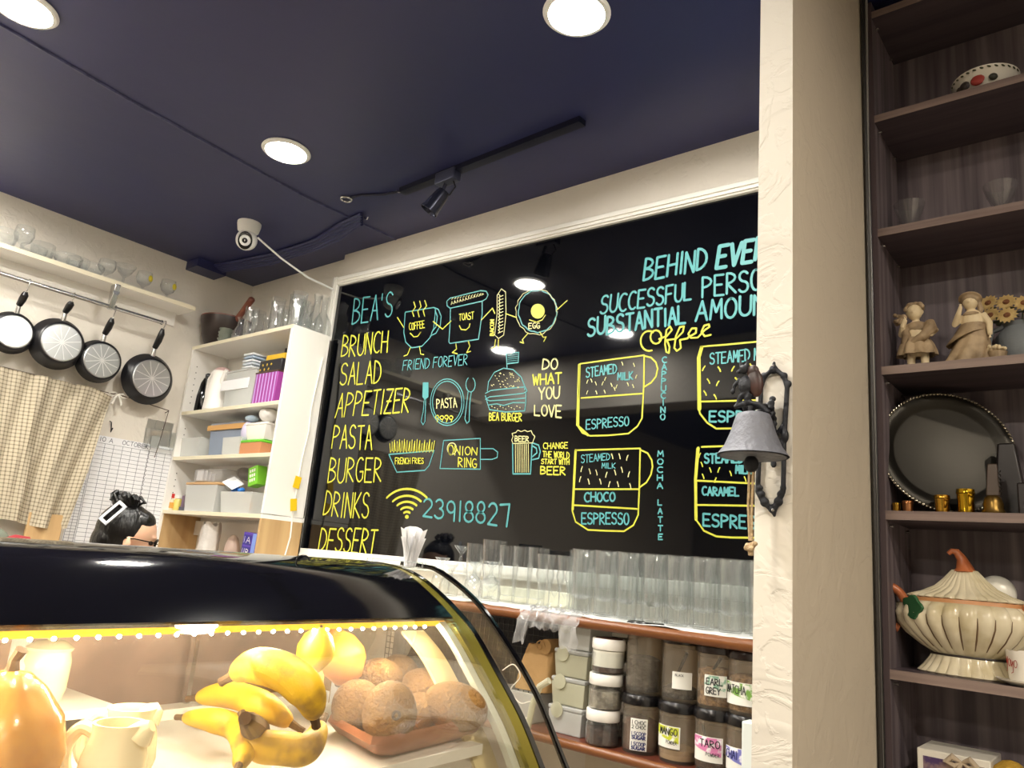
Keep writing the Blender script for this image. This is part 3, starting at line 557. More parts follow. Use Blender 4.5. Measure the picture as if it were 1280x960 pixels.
# washing line with tea towel
SX = WX+.06
g = G().tube([(SX, .6, 2.094), (SX, .994, 2.087), (SX, 1.30, 2.079), (SX, 1.537, 2.075), (SX, 1.74, 2.055)], .0022, 5)
g.tube([(SX, 1.74, 2.055), (SX-.03, 1.745, 2.05), (SX-.055, 1.75, 2.05)], .0022, 5)
g.tube([(SX, 1.74, 2.055), (SX-.02, 1.735, 1.9), (SX-.03, 1.73, 1.82)], .0018, 5)
solo('washing_line', g, M('brown_string', '#5a4a40', .8), 'thin brown string stretched along the left wall under the pans', 'string')
pb = V((SX+.004, 1.485, 2.078)); g = G()
for s_ in (-1, 1):
    g.tube([pb, pb+V((.01, s_*.02, .006)), pb+V((.01, s_*.045, -.004)), pb+V((.008, s_*.03, -.014)), pb], .003, 6); g.tube([pb, pb+V((.006, s_*.012, -.02)), pb+V((.008, s_*.022, -.05))], [.003, .005, .0065], 6)
solo('string_bow', g, M('white_ribbon', '#e6e2d8', .7), 'small white ribbon bow tied on the string beside the checked cloth', 'bow')
rows = []; nv, nu = 26, 60
uvs = []
for j in range(nv+1):
    v = j/nv; row = []
    for i in range(nu+1):
        u = i/nu
        y = .62*(1-u)+1.462*u; yb = .80*(1-u)+1.375*u; yy = y*(1-v)+yb*v
        z = 2.082-.632*v-.012*math.sin(u*9)*(v)
        x = SX+.012+v*.03+.018*math.sin(u*30+2*v+1.2*math.sin(3*v))*(.35+.65*v)+.008*math.sin(u*61+v*7)
        if abs(u-.63) < .03: x += .014
        z -= .02*max(0, math.sin(u*14))*math.exp(-v*6) if u > .8 else 0
        row.append((x, yy, z)); uvs.append((u*1.35, v))
    rows.append(row)
g = G().sheet(rows, .002)
o = build('checked_cloth', g, plaid('tea_towel_check', '#bdb29b', '#55493a'))
uv = o.data.uv_layers.new(name='uv'); N0 = len(uvs)
for lp in o.data.loops: uv.data[lp.index].uv = uvs[lp.vertex_index % N0]
tag(o, 'beige checked tea towel hanging from the string under the pans', 'towel')
# small hook on wall
solo('wall_hook', G().tube([(WX+.003, 1.50, 1.955), (WX+.02, 1.50, 1.95), (WX+.024, 1.503, 1.925), (WX+.016, 1.508, 1.905), (WX+.02, 1.512, 1.925)], .003, 6), m_black, 'little black wire hook on the wall right of the checked cloth', 'hook')

# schedules on the wall
def sheet_paper(y0, y1, zt, zb, x, label, head, grid=True, skew=0):
    t = thing('schedule_sheet', label, 'paper', (x, (y0+y1)/2, zb))
    build('paper', G().box((x-.0015, y0, zb), (x, y1, zt)), m_paper, t)
    if grid:
        g = G()
        for i in range(31):
            z = zt-.035-(zt-zb-.04)*i/30; g.box((x, y0+.004, z-.0007), (x+.0006, y1-.004, z+.0007))
        for i in range(10):
            y = y0+.004+(y1-y0-.008)*i/9; g.box((x, y-.0007, zb+.004), (x+.0006, y+.0007, zt-.035))
        build('grid_lines', g, m_line, t, kind='stuff')
        g = G(); yb = y0+(y1-y0)*.66
        g.tube([(x+.001, yb+.007*(k % 2), zt-.01-k*.011) for k in range(int((zt-zb)/.011)-1)], .0012, 4); build('zigzag_binding', g, M('dark_zigzag', '#2a2a33', .7), t)
    X1 = x+.001
    for s, ya, yb_, zz, hh in head:
        g = G()
        for stt in strokes(s): g.ribbon([V((X1, ya+(yb_-ya)*u, zz+hh*v)) for u, v in stt], V((1, 0, 0)), .0022)
        build('lettering', g, M('blue_black_ink', '#2b2f45', .7), t, smooth=False, label='handwritten '+s)
    return t
sheet_paper(1.452, 1.835, 1.882, 1.28, WX+.009, 'large white October schedule grid taped on the wall behind the woman', [('10 A', 1.47, 1.53, 1.856, .02), ('OCTOBER', 1.575, 1.70, 1.857, .020)])
sheet_paper(1.405, 1.60, 1.70, 1.25, WX+.005, 'second schedule sheet showing at the left edge beneath the October one', [], True)
# clear acrylic holder
t = thing('acrylic_holder', 'clear acrylic wall pocket above the October sheet', 'holder', (WX+.03, 1.80, 1.86))
p0, p1 = at(179, 552, 0, WX), at(214, 520, 0, WX)
g = G(); y0, y1, z0, z1 = p0.y, p1.y+.02, 1.865, 1.955
g.box((WX, y0, z0), (WX+.003, y1, z1+.05)); g.box((WX+.045, y0, z0), (WX+.048, y1, z1)); g.box((WX, y0, z0), (WX+.048, y0+.003, z1)); g.box((WX, y1-.003, z0), (WX+.048, y1, z1)); g.box((WX, y0, z0), (WX+.048, y1, z0+.003))
build('pocket', g, m_glass, t)
build('card', G().box((WX+.012, y0+.03, z0+.006), (WX+.014, y0+.075, z0+.06)), M('grey_card', '#a8a79f', .7), t)
build('support_ring', G().tube([(WX+.05, y0+.04+.022*math.cos(k*PI/8), z1+.02+.03*math.sin(k*PI/8)) for k in range(17)], .0015, 5), m_glass, t)

# worktop below the cloth and things on it
WT = 1.33
t = thing('back_worktop', 'narrow shelf ledge on the left wall under the checked cloth', 'worktop', (WX+.15, .9, WT-.03))
build('board', G().box((WX, .2, WT-.03), (WX+.3, 1.38, WT)), m_melamine, t)
p = at(45, 678, 0, WX+.15)
g = G(); g.box((WX+.08, 1.22, WT), (WX+.10, 1.36, WT+.17)); bevel(solo('cutting_board', g, m_pine, 'wooden cutting board leaning upright below the checked cloth', 'board'), .004)
g = G().ell((WX+.16, 1.06, WT+.05), (.05, .09, .05), None, 16, 10); o = solo('plastic_bag', g, glass('grey_green_bag', '#b8c4b4', 1.4, .2, .6, '#9aa596', bump=20), 'grey-green plastic bag under the checked cloth', 'bag')
g = G().tube([(WX+.22, 1.10, WT+.03), (WX+.22, 1.15, WT+.055), (WX+.21, 1.20, WT+.05)], .02, 10); solo('red_packet', g, M('red_packet', '#b04048', .4), 'crumpled red packet below the checked cloth', 'packet')

# ================================================================== CABINET WITH SHELVES
CX0, CX1, CY0, CY1 = -3.742, -2.852, 1.82, 2.028
TZ = 2.398; SZs = [2.068, 1.838, 1.576]; TH = .017
t = thing('storage_cabinet', 'open white storage cabinet in the corner, full of boxes', 'cabinet', ((CX0+CX1)/2, (CY0+CY1)/2, 0))
cab = t
def slab(name, a, b, mat, edge=None, parent=None, label=None):
    o = build(name, G().box(a, b), mat, parent or cab, label=label)
    return o
slab('side_panel', (CX1-TH, CY0, 1.58), (CX1, CY1, TZ), m_melamine)
slab('side_panel', (CX0, CY0, .0), (CX0+TH, CY1, TZ), m_melamine)
slab('back_panel', (CX0, CY1-.006, 1.2), (CX1, CY1, TZ), m_melamine)
o = slab('top_board', (CX0, CY0, TZ), (CX1, CY1, TZ+TH), m_melamine); build('edge_band', G().box((CX0, CY0-.001, TZ), (CX1, CY0, TZ+TH)), m_cream, o)
for z in SZs:
    o = slab('shelf_board', (CX0+TH, CY0+.002, z-TH), (CX1-TH if z > 1.6 else CX1, CY1-.006, z), m_melamine); build('edge_band', G().box((CX0+TH, CY0+.001, z-TH), (CX1-TH, CY0+.002, z)), m_cream, o)
slab('lower_side_panel', (CX1-TH, CY0, 0), (CX1, CY1, 1.559), m_pine, label='bare plywood lower side')
slab('lower_side_panel', (CX0+TH, CY0+.01, 0), (CX0+TH+.006, CY1-.006, 1.559), m_pine, label='bare plywood lining')
slab('lower_back_rail', (CX0+TH, CY1-.03, 1.47), (CX1-TH, CY1-.008, 1.54), m_melamine)
FZ = 1.335
slab('floor_board', (CX0+TH, CY0+.002, FZ-TH), (CX1-TH, CY1-.006, FZ), m_pine)
g = G()
for z0_, z1_ in ((1.86, 2.05), (2.09, 2.37), (1.60, 1.82)):
    n = int((z1_-z0_)/.032)
    for i in range(1, n):
        for yy in (CY0+.035,): g.cyl((CX0+TH-.001, yy, z0_+i*.032), (CX0+TH+.0006, yy, z0_+i*.032), .0028, 8)
build('peg_holes', g, m_black, cab, kind='stuff')
# power cord with yellow tape on the side of the cabinet
X2 = CX1+.004
pts = [at(px, py, 0, X2) for px, py in [(404, 447), (396, 480), (389, 512), (386, 540), (378, 572), (373, 600), (366, 640), (363, 671), (355, 698)]]
pts = [p if p.y < 2.035 else V((p.x, 2.035, p.z)) for p in pts]
t = thing('power_cord', 'thin white cord running down the cabinet side beside the board, taped in yellow', 'cord', pts[-1])
build('cord', G().tube(pts, .0035, 6), m_white, t)
for px, py, a in ((371.5, 603, -8), (367, 631, 10)):
    p = at(px, py, 0, X2+.004); m4 = Matrix.Translation(p) @ Matrix.Rotation(math.radians(a), 4, 'X')
    build('tape', G().box((-.0005, -.016, -.026), (.0015, .016, .026), m4), M('yellow_tape', '#f2c81e', .5), t, label='yellow tape')

def cbx(px, z, y, w, h, d, mat=None):   # box standing on z with its left bottom at pixel column px
    x = at(px, 560, 1, y).x; return x
def xat(px, py, y): return at(px, py, 1, y).x
def tub(name, x0, x1, y0, y1, z, h, mat, label, cat, lid=None, taper=.9, group=None, th=.002):
    cx, cy = (x0+x1)/2, (y0+y1)/2; t = thing(name, label, cat, (cx, cy, z), group)
    g = G(); hx, hy = (x1-x0)/2, (y1-y0)/2
    def ringp(k, zz): return [V((cx+sx*hx*k, cy+sy_*hy*k, zz)) for sx, sy_ in ((-1, -1), (1, -1), (1, 1), (-1, 1))]
    rs = [ringp(taper, z), ringp(1, z+h), ringp(1.04, z+h), ringp(1.04, z+h-.006), ringp(1.0, z+h-.007), ringp(taper*.98, z+.003)]
    rs[4] = [V((cx+(p.x-cx)*.97, cy+(p.y-cy)*.97, z+h-.001)) for p in rs[1]]
    vs = [p for r in (rs[0], rs[3], rs[2], rs[4], rs[5]) for p in r]; fs = [(3, 2, 1, 0)]
    for j in range(4):
        for i in range(4): fs.append((j*4+i, j*4+(i+1) % 4, j*4+4+(i+1) % 4, j*4+4+i))
    fs.append((16, 17, 18, 19)); g.add(vs, fs)
    b = build('tub', g, mat, t); bevel(b, .004)
    if lid:
        l = build('lid', G().prism([p+V((0, 0, 0)) for p in ringp(1.07, z+h)], (0, 0, .012)), lid, t); bevel(l, .004)
    return t
# shelf 1
Yf = CY0+.03
z = SZs[0]
def x_(px, py, y=None): return xat(px, py, y or (CY0+.08))
# black kettle
p = V((x_(252, 500, 1.92), 1.93, z)); t = thing('black_flask', 'tall black insulated flask behind the white jug', 'flask', p)
build('body', G().lathe([(0, 0), (.05, 0), (.052, .01), (.05, .1), (.04, .17), (.028, .20), (0, .205)], 24, p, sx=1.1), m_blackgl, t)
build('cap', G().lathe([(.026, .20), (.026, .22), (.018, .228), (0, .228)], 20, p), m_black, t)
build('handle', G().tube([p+V((.03, -.02, .20)), p+V((.06, -.03, .19)), p+V((.07, -.03, .12)), p+V((.05, -.02, .08))], .008, 8), m_black, t)
p = V((x_(272, 500, 1.89)+.01, 1.885, z)); t = thing('white_kettle', 'white plastic electric kettle with a looped handle', 'kettle', p)
build('body', G().lathe([(0, 0), (.062, 0), (.066, .006), (.062, .06), (.055, .12), (.047, .19), (.048, .20), (.044, .205), (0, .21)], 26, p, sx=.95), m_white, t)
build('handle', G().tube([p+V((-.02, -.01, .20)), p+V((-.06, -.015, .20)), p+V((-.085, -.018, .17)), p+V((-.085, -.018, .10)), p+V((-.075, -.018, .06)), p+V((-.055, -.012, .05))], .009, 8), m_white, t)
build('lid', G().lathe([(.044, .205), (.03, .222), (.012, .228), (0, .228)], 20, p), M('kettle_lid', '#c7a5a0', .4), t)
build('spout', G().tube([p+V((.035, -.01, .14)), p+V((.058, -.015, .185)), p+V((.068, -.018, .205))], [.02, .014, .009], 10), m_white, t)
t = tub('clear_storage_box', x_(290, 505), x_(326, 500), 1.85, 1.97, z, .175, m_frost, 'large clear storage box between the white kettle and the purple box', 'box', m_frost, .95)
build('paper_label', G().box((x_(292, 470), 1.846, z+.09), (x_(325, 470), 1.849, z+.14)), m_paper, t)
build('foil_packet', G().ell(((x_(312, 490), 1.90, z+.045)), (.03, .035, .04), None, 10, 8), M('foil', '#cfd3d4', .3, metal=.8, bump=(30, .8)), t)
zz = z+.19
for k in range(5):
    xx = x_(321, 450)+.004*(k % 2); g = G().prism([(xx-.04, 1.85, zz+k*.016), (xx+.045, 1.85, zz+k*.016), (xx+.045, 1.94, zz+k*.016), (xx-.04, 1.94, zz+k*.016)], (0, 0, .010))
    bevel(solo('stacked_tray', g, M('tray_plastic_%d' % k, ['#dfe3e6', '#cfd8e2', '#e6e8ea', '#a9bcd2', '#e4e7ea'][k], .4), ['lowest', 'second', 'middle', 'fourth', 'topmost'][k]+' pale tray in the stack on the large clear storage box', 'tray', 'trays on the clear box'), .003)
t = thing('striped_box', 'purple box with pale vertical stripes on the top shelf of the cabinet', 'box', (x_(340, 500), 1.90, z))
xa, xb = x_(327, 500), x_(355, 495); zb_ = z+.15
bevel(build('carton', G().box((xa, 1.85, z), (xb, 1.98, zb_)), M('purple_carton', '#a3449c', .5), t), .003)
for k in range(7):
    xx = xa+(xb-xa)*(k+.5)/7; build('stripe', G().box((xx-.0025, 1.8485, z+.002), (xx+.0025, 1.8502, zb_-.002)), M('lilac_stripe', '#c9b4ea', .5) if k == 0 else bpy.data.materials['lilac_stripe'], t)
build('lid', G().box((xa-.002, 1.848, zb_), (xb+.002, 1.982, zb_+.006)), M('box_lid_brown', '#54392e', .5), t)
t = thing('black_carton', 'black carton printed with yellow shapes, lying on the purple box', 'box', (x_(340, 450), 1.9, zb_+.007))
bevel(build('carton', G().box((xa+.0, 1.86, zb_+.0065), (xb+.0, 1.97, zb_+.065)), M('black_card', '#26262a', .5), t), .003)
for k in range(6): build('yellow_print', G().ell((xa+.012+k*.017, 1.8595, zb_+.02+.022*(k % 2)), (.007, .001, .005), rotm('Y', 35*k), 8, 6), M('yellow_print', '#d9b93c', .5) if k == 0 else bpy.data.materials['yellow_print'], t)
t = thing('yellow_carton', 'yellow carton on top of the black carton', 'box', (x_(345, 435), 1.9, zb_+.066)); bevel(build('carton', G().box((xa+.03, 1.87, zb_+.0655), (xb+.0, 1.97, zb_+.092)), M('yellow_card', '#dcb32e', .5), t), .002)
build('black_tin', G().lathe([(0, 0), (.035, 0), (.036, .003), (.036, .03), (0, .031)], 20, (xb-.035, 1.93, zb_+.0925)), m_black, t)
# shelf 2
z = SZs[1]
tub('clear_tub', x_(219, 565), x_(260, 560), 1.85, 1.97, z, .10, m_frost, 'frosted tub at the left end of the second shelf, under the cup stack', 'tub')
t = thing('cup_stack', 'sleeve of white paper cups lying on the frosted tub', 'cups', (x_(228, 530), 1.86, z+.108))
pc = V((x_(217, 530), 1.86, z+.15)); pe = V((x_(243, 530), 1.90, z+.15)); 
for k in range(6):
    q = pc.lerp(pe, k/6.5); d = (pe-pc).normalized(); build('cup', G().lathe([(.036, 0), (.038, .002), (.036, .004), (.029, .04), (.0, .04)], 18, q, frame3(d)), m_paper, t)
t = tub('blue_bin', x_(266, 567), x_(306, 560), 1.87, 2.0, z, .165, M('blue_grey_plastic', '#8793a5', .35), 'blue-grey plastic bin with a tan strap on the second shelf', 'bin', None, .94)
xa, xb = x_(270, 530), x_(314, 535)
build('strap', G().box((xa, 1.860, z+.13), (xb+.03, 1.866, z+.155), Matrix.Translation((0, 0, 0))), M('tan_band', '#cfa062', .5), t, label='tan strap')
t = tub('small_clear_tub', x_(291, 567), x_(313, 566), 1.84, 1.865, z, .085, m_frost, 'small frosted tub in front of the blue-grey bin', 'tub', None, .92)
xa, xb = x_(311, 566), x_(340, 562)
t = tub('orange_tub', xa, xb-.01, 1.845, 1.93, z, .055, M('orange_contents', '#c88a5e', .5), 'clear tub of orange food with a bright green lid', 'tub', M('green_lid', '#6cc72f', .4), .93)
tub('white_bowl_box', xa+.025, xb, 1.85, 1.95, z+.07, .065, m_white, 'white plastic box stacked above the green-lidded tub', 'box', m_white, .85)
g = G().ell((xb-.04, 1.88, z+.185), (.05, .04, .035), rotm('Y', 10), 16, 10); solo('white_bag', g, M('white_bag', '#f0eeea', .4, bump=(25, .5)), 'crumpled white bag on top of the white box, second shelf', 'bag')
g = G().ell((xa+.01, 1.87, z+.11), (.028, .03, .05), None, 14, 10); solo('lilac_bag', g, M('lilac_bag', '#c2bcd4', .3, bump=(25, .5)), 'small pale lilac bag beside the white box', 'bag')
g = G().ell((xa+.01, 1.88, z+.175), (.035, .03, .016), None, 14, 8); solo('blue_bag', g, M('pale_blue_bag', '#b9cfe0', .3, bump=(25, .5)), 'flat pale blue packet on top of the lilac bag', 'packet')
# shelf 3
z = SZs[2]
t = thing('spice_jar', 'small jar with a red cap at the left of the third shelf', 'jar', (x_(212, 632, 1.86), 1.86, z))
p = V((x_(212, 632, 1.86), 1.86, z)); build('jar', G().lathe([(0, 0), (.021, 0), (.022, .003), (.022, .05), (.018, .06), (0, .061)], 18, p), M('cream_spice', '#dcd2b8', .3), t); build('cap', G().lathe([(.02, .061), (.02, .083), (0, .084)], 18, p), M('red_cap', '#c8322c', .4), t)
build('label_band', G().lathe([(.0225, .012), (.0225, .04)], 18, p, close=False), M('label_orange', '#d9a24e', .5), t)
p = V((x_(221, 630, 1.88), 1.885, z)); t = thing('yellow_jar', 'yellow glass jar right of the red-capped jar', 'jar', p); build('jar', G().lathe([(0, 0), (.018, 0), (.02, .05), (.015, .06), (0, .062)], 16, p), M('yellow_jar', '#e0cf70', .25), t); build('cap', G().lathe([(.016, .062), (.016, .075), (0, .076)], 16, p), m_white, t)
p = V((x_(233, 628, 1.87), 1.9, z)); t = thing('dark_basket', 'dark flat basket holding small printed packets', 'basket', p)
build('basket', G().box(p+V((-.045, -.04, 0)), p+V((.04, .04, .02))), M('slate_plastic', '#4f5160', .5), t)
for k in range(4): build('packet', G().box(p+V((-.04+k*.019, -.035, .02)), p+V((-.024+k*.019, .03, .075+.006*(k % 2)))), M('packet_%d' % k, ['#7a5f78', '#5d4a58', '#8c7890', '#564453'][k], .5), t)
build('clear_wrap', G().ell(p+V((0, 0, .10)), (.04, .035, .03), None, 12, 8), m_film, t)
xa, xb = x_(243, 638), x_(282, 634)
t = tub('tan_lidded_tub', xa, xb, 1.84, 1.95, z, .125, m_frost, 'frosted tub with a tan lid on the third shelf', 'tub', M('tan_lid', '#cfa673', .5), .94)
g = G().ell(((xa+xb)/2, 1.9, z+.06), (.055, .03, .05), None, 14, 10); build('contents', g, M('pink_grey_contents', '#c9bcb8', .6), t)
g = G(); g.box((xa+.005, 1.86, z+.14), (xb-.005, 1.94, z+.205)); o = solo('plastic_wrapped_bundle', g, m_film, 'clear plastic bag of papers on the tan-lidded tub', 'bag'); bevel(o, .01)
g = G()
for k in range(4): g.box((xa+.02+k*.012, 1.87+k*.015, z+.15), (xa+.075+k*.01, 1.872+k*.015, z+.205-k*.005))
g2 = solo('paper_sheets', g, m_paper, 'folded white papers inside the clear bag', 'paper', kind='stuff')
xa, xb = x_(288, 640), x_(327, 638)
t = tub('open_box', xa, xb, 1.84, 1.96, z, .095, m_frost, 'frosted open box with blue bag in it, right end of the third shelf', 'box', None, .92)
build('contents', G().ell(((xa+xb)/2, 1.9, z+.05), (.055, .035, .042), None, 14, 10), M('beige_contents', '#cdbfae', .6, var=(20, '#a58c72')), t)
build('amber_packet', G().box((xb-.035, 1.846, z+.015), (xb-.008, 1.855, z+.07)), M('amber_packet', '#c08a2c', .4), t)
g = G(); sd = random.Random(5)
for k in range(9): g.ell((xa+.03+k*.011, 1.87+sd.uniform(-.01, .02), z+.105+sd.uniform(-.006, .008)), (.014, .014, .011), None, 8, 6)
o = solo('blue_bag', g, M('blue_plastic', '#2f78d0', .3, bump=(40, .6)), 'crumpled bright blue plastic bag on the open box', 'bag'); remesh(o, .003, 1)
R = Matrix.Translation((xb-.035, 1.875, z+.125)) @ Matrix.Rotation(math.radians(-12), 4, 'Y')
t = thing('green_carton', 'lime green carton tilted on the open box, third shelf', 'box', (xb-.035, 1.875, z+.12))
bevel(build('carton', G().box((-.035, -.02, 0), (.035, .03, .085), R), M('lime_card', '#7cc92e', .5), t), .002)
for i in range(3):
    for j in range(3): build('print_mark', G().box((-.022+j*.016, -.0212, .018+i*.021), (-.012+j*.016, -.0202, .031+i*.021), R), m_white, t)
R = Matrix.Translation((xa+.05, 1.86, z+.135)) @ Matrix.Rotation(math.radians(20), 4, 'Y') @ Matrix.Rotation(math.radians(35), 4, 'X')
solo('folded_paper', G().box((-.05, -.03, 0), (.05, .03, .002), R), m_paper, 'folded white paper sheet lying across the open box', 'paper')
g = G().ell((xa+.005, 1.89, z+.135), (.045, .04, .04), None, 14, 10); solo('clear_bag', g, m_film, 'crumpled clear bag behind the folded paper on the third shelf', 'bag')
g = G().ell((xa-.01, 1.95, z+.19), (.07, .03, .03), rotm('Y', 10), 14, 10); solo('grey_bag', g, M('grey_foil_bag', '#8d8684', .3, bump=(30, .7)), 'grey foil bag under the second shelf board', 'bag')
# lower compartment
z = FZ
xa, xb = x_(241, 695), x_(277, 690)
rows = []
sd = random.Random(11)
for j in range(9):
    v = j/8; row = []
    for i in range(21):
        a = 2*PI*i/20; r = (.062-.012*v)*(1+.07*math.sin(5*a+3*v)+.05*math.sin(9*a+7*v)); row.append(((xa+xb)/2+r*math.cos(a)*1.1, 1.90+r*math.sin(a)*.7, z+.19*v+.012*math.sin(4*a)*v))
    rows.append(row)
solo('white_carrier_bag', G().sheet(rows, .002), M('white_thin_bag', '#dedad6', .3, bump=(25, .8), alpha=1), 'translucent white carrier bag standing in the lower compartment', 'bag', ang=80)
g = G().ell(((xa+xb)/2+.12, 1.95, z+.075), (.045, .03, .075), None, 14, 10); solo('pink_bag', g, M('pinkish_bag', '#cbb5aa', .5, bump=(20, .8)), 'pinkish folded paper bag between the carrier bag and the blue box', 'bag')
xa, xb = x_(296, 698, 1.84), x_(313, 696, 1.84)
t = thing('blue_carton', 'blue and violet carton with printed numbers standing in the lower compartment', 'box', ((xa+xb)/2, 1.87, z))
R = Matrix.Translation((xa, 1.85, z)) @ Matrix.Rotation(math.radians(3), 4, 'Y'); ww = xb-xa; hh = .165
bevel(build('carton', G().box((0, 0, 0), (ww, .04, hh), R), M('violet_blue_card', '#5a3fb0', .4), t), .002)
build('light_edge', G().box((ww*.72, -.0008, .002), (ww-.001, 0, hh-.002), R), M('light_blue_edge', '#7f9be0', .4), t)
for k, s in enumerate(('312', '11B', '1A')):
    zz = .012+k*.05; f = build('number_panel', G().box((.004, -.001, zz), (ww*.66, .0, zz+.042), R), M('indigo_panel', '#2e2388', .4), t)
    g = G()
    for stt in strokes(s, gap=.3): g.ribbon([R @ V((.008+(ww*.66-.014)*u, -.0016, zz+.008+.026*v)) for u, v in stt], NB, .0028)
    build('lettering', g, m_white, f, smooth=False, label='white printed number '+s)
for k, (px, lb) in enumerate(((212, 'shallow clear tray at the left of the lower compartment'), (232, 'square clear cup beside the shallow clear tray'))):
    xx = x_(px, 692); tub('clear_tray', xx-.045 if k == 0 else xx-.028, xx+.045 if k == 0 else xx+.028, 1.85, 1.93, z, .03 if k == 0 else .065, m_film, lb, 'tray', None, .85)
# on top of the cabinet
z = TZ+TH
p = V((x_(279, 428, 1.93)-.02, 1.94, z)); t = thing('wooden_bowl', 'large dark wooden bowl on top of the cabinet', 'bowl', p)
build('bowl', G().lathe([(0, 0), (.075, 0), (.085, .01), (.112, .07), (.128, .15), (.13, .165), (.124, .165), (.118, .14), (.09, .03), (0, .02)], 36, p), M('dark_turned_wood', '#3a2c28', .3, var=(6, '#241a18')), t, ang=50)
build('rim', G().lathe([(.124, .164), (.131, .164), (.131, .170), (.124, .170)], 36, p, close=True), M('reddish_rim', '#6f3f30', .35), t)
pa, pb = p+V((.05, -.01, .10)), V((x_(315, 374, 1.93), 1.93, at(315, 374, 1, 1.93).z))
solo('pestle', G().tube([pa, pa.lerp(pb, .6), pb, pb+(pb-pa).normalized()*.006], [.017, .0155, .017, .012], 14), M('cherry_wood', '#7c4534', .35), 'red-brown wooden pestle sticking out of the dark bowl', 'pestle')
for k in range(4):
    q = V((x_(281, 420, 1.85)+.004*(k % 2), 1.85, z+k*.017)); g = G().lathe([(0, 0), (.024, 0), (.034, .016), (.036, .018), (.033, .018), (.023, .004), (0, .004)], 16, q, ribs=(8, .08))
    solo('tart_tin', g, M('grey_green_tin', '#8f968a', .4, metal=.3) if k == 0 else bpy.data.materials['grey_green_tin'], ['lowest', 'second', 'third', 'topmost'][k]+' fluted grey-green tart tin of the stack before the wooden bowl', 'tin', 'stacked tart tins')
def flask(h, rb, rn, c): return G().lathe([(0, 0), (rb, 0), (rb*1.05, .006), (rb, h*.3), (rb*.8, h*.42), (rn, h*.58), (rn*.9, h*.85), (rn*1.3, h), (rn*1.15, h), (rn*.75, h*.85), (rn*.85, h*.58), (rb*.72, h*.4), (rb*.9, .01), (0, .008)], 22, c)
solo('glass_carafe', flask(.11, .035, .018, (x_(299, 420, 1.85), 1.85, z)), m_glass, 'short glass carafe beside the stacked tart tins', 'carafe')
tumb = lambda h, r, c=(0, 0, 0), n=20: G().lathe([(0, 0), (r*.78, 0), (r*.8, .004), (r, h), (r-.002, h), (r*.78-.001, .018), (0, .016)], n, c)
o0 = None
for k, px in enumerate([312, 321, 336, 343, 352, 360, 366, 372, 380, 388]):
    yy = 1.86+.07*(k % 3); xx = min(x_(px, 410, yy), CX1-.045); h = .155+.012*(k % 2)
    o = build('beer_glass', tumb(.16, .034), m_glass) if o0 is None else o0.copy()
    if o0 is None: o0 = o
    else: COL.objects.link(o)
    o.location = (xx, yy, z); o.scale = (1, 1, h/.16)
    tag(o, 'tall clear beer glass in the cluster on top of the cabinet', 'glass', 'beer glasses on the cabinet')
for k, (px, yy, h) in enumerate(((401, 1.90, .14), (404, 2.0, .20), (392, 1.97, .20), (383, 2.02, .19))):
    xx = min(x_(px, 410, yy), CX1-.05); solo('glass_decanter', flask(h, .042, .016, (xx, yy, z)), m_glass, ['round-bellied glass decanter at the right front corner of the cabinet top', 'tall narrow-necked decanter behind the round-bellied one', 'tall glass decanter second from the right on the cabinet', 'glass decanter half hidden by the beer glasses'][k], 'decanter')

# ================================================================== WOMAN
HC = dep(160, 673, 2.7); fwd = V((.40, .90, -.16)).normalized(); Ff = V((fwd.x, fwd.y, 0)).normalized(); Rt = V((Ff.y, -Ff.x, 0))   # Rt = her right side, towards the camera
up = V((0, 0, 1)); upH = (up-fwd*up.dot(fwd)).normalized(); RtH = fwd.cross(upH)
HM = Matrix((RtH, fwd, upH)).transposed()      # local x right, y forward, z up
foot = V((HC.x-Ff.x*.02, HC.y-Ff.y*.02, 0))
t = thing('person', 'black-haired woman with a pale claw clip and glasses, looking down behind the display case', 'person', foot)
def H(x, y, z): return HC+HM @ V((x, y, z))
g = G()
g.ell(H(0, -.005, .02), (.074, .092, .092), HM, 24, 18)           # cranium
g.ell(H(0, .028, -.03), (.060, .062, .085), HM, 20, 16)           # face
g.ell(H(0, .055, -.085), (.030, .028, .026), HM, 12, 10)          # chin
g.ell(H(0, .086, -.022), (.010, .012, .020), HM, 10, 8); g.ell(H(0, .096, -.034), (.012, .012, .010), HM, 10, 8)   # nose
g.ell(H(0, .080, .022), (.040, .012, .012), HM, 12, 8)
g.ell(H(0, .084, -.060), (.022, .009, .006), HM, 12, 8); g.ell(H(0, .082, -.070), (.020, .009, .006), HM, 12, 8)
for s in (-1, 1):
    g.ell(H(s*.035, .062, -.035), (.024, .022, .022), HM, 12, 8)
    g.ell(H(s*.080, .002, -.022), (.007, .015, .028), HM @ rotm('Z', -s*20), 12, 8)
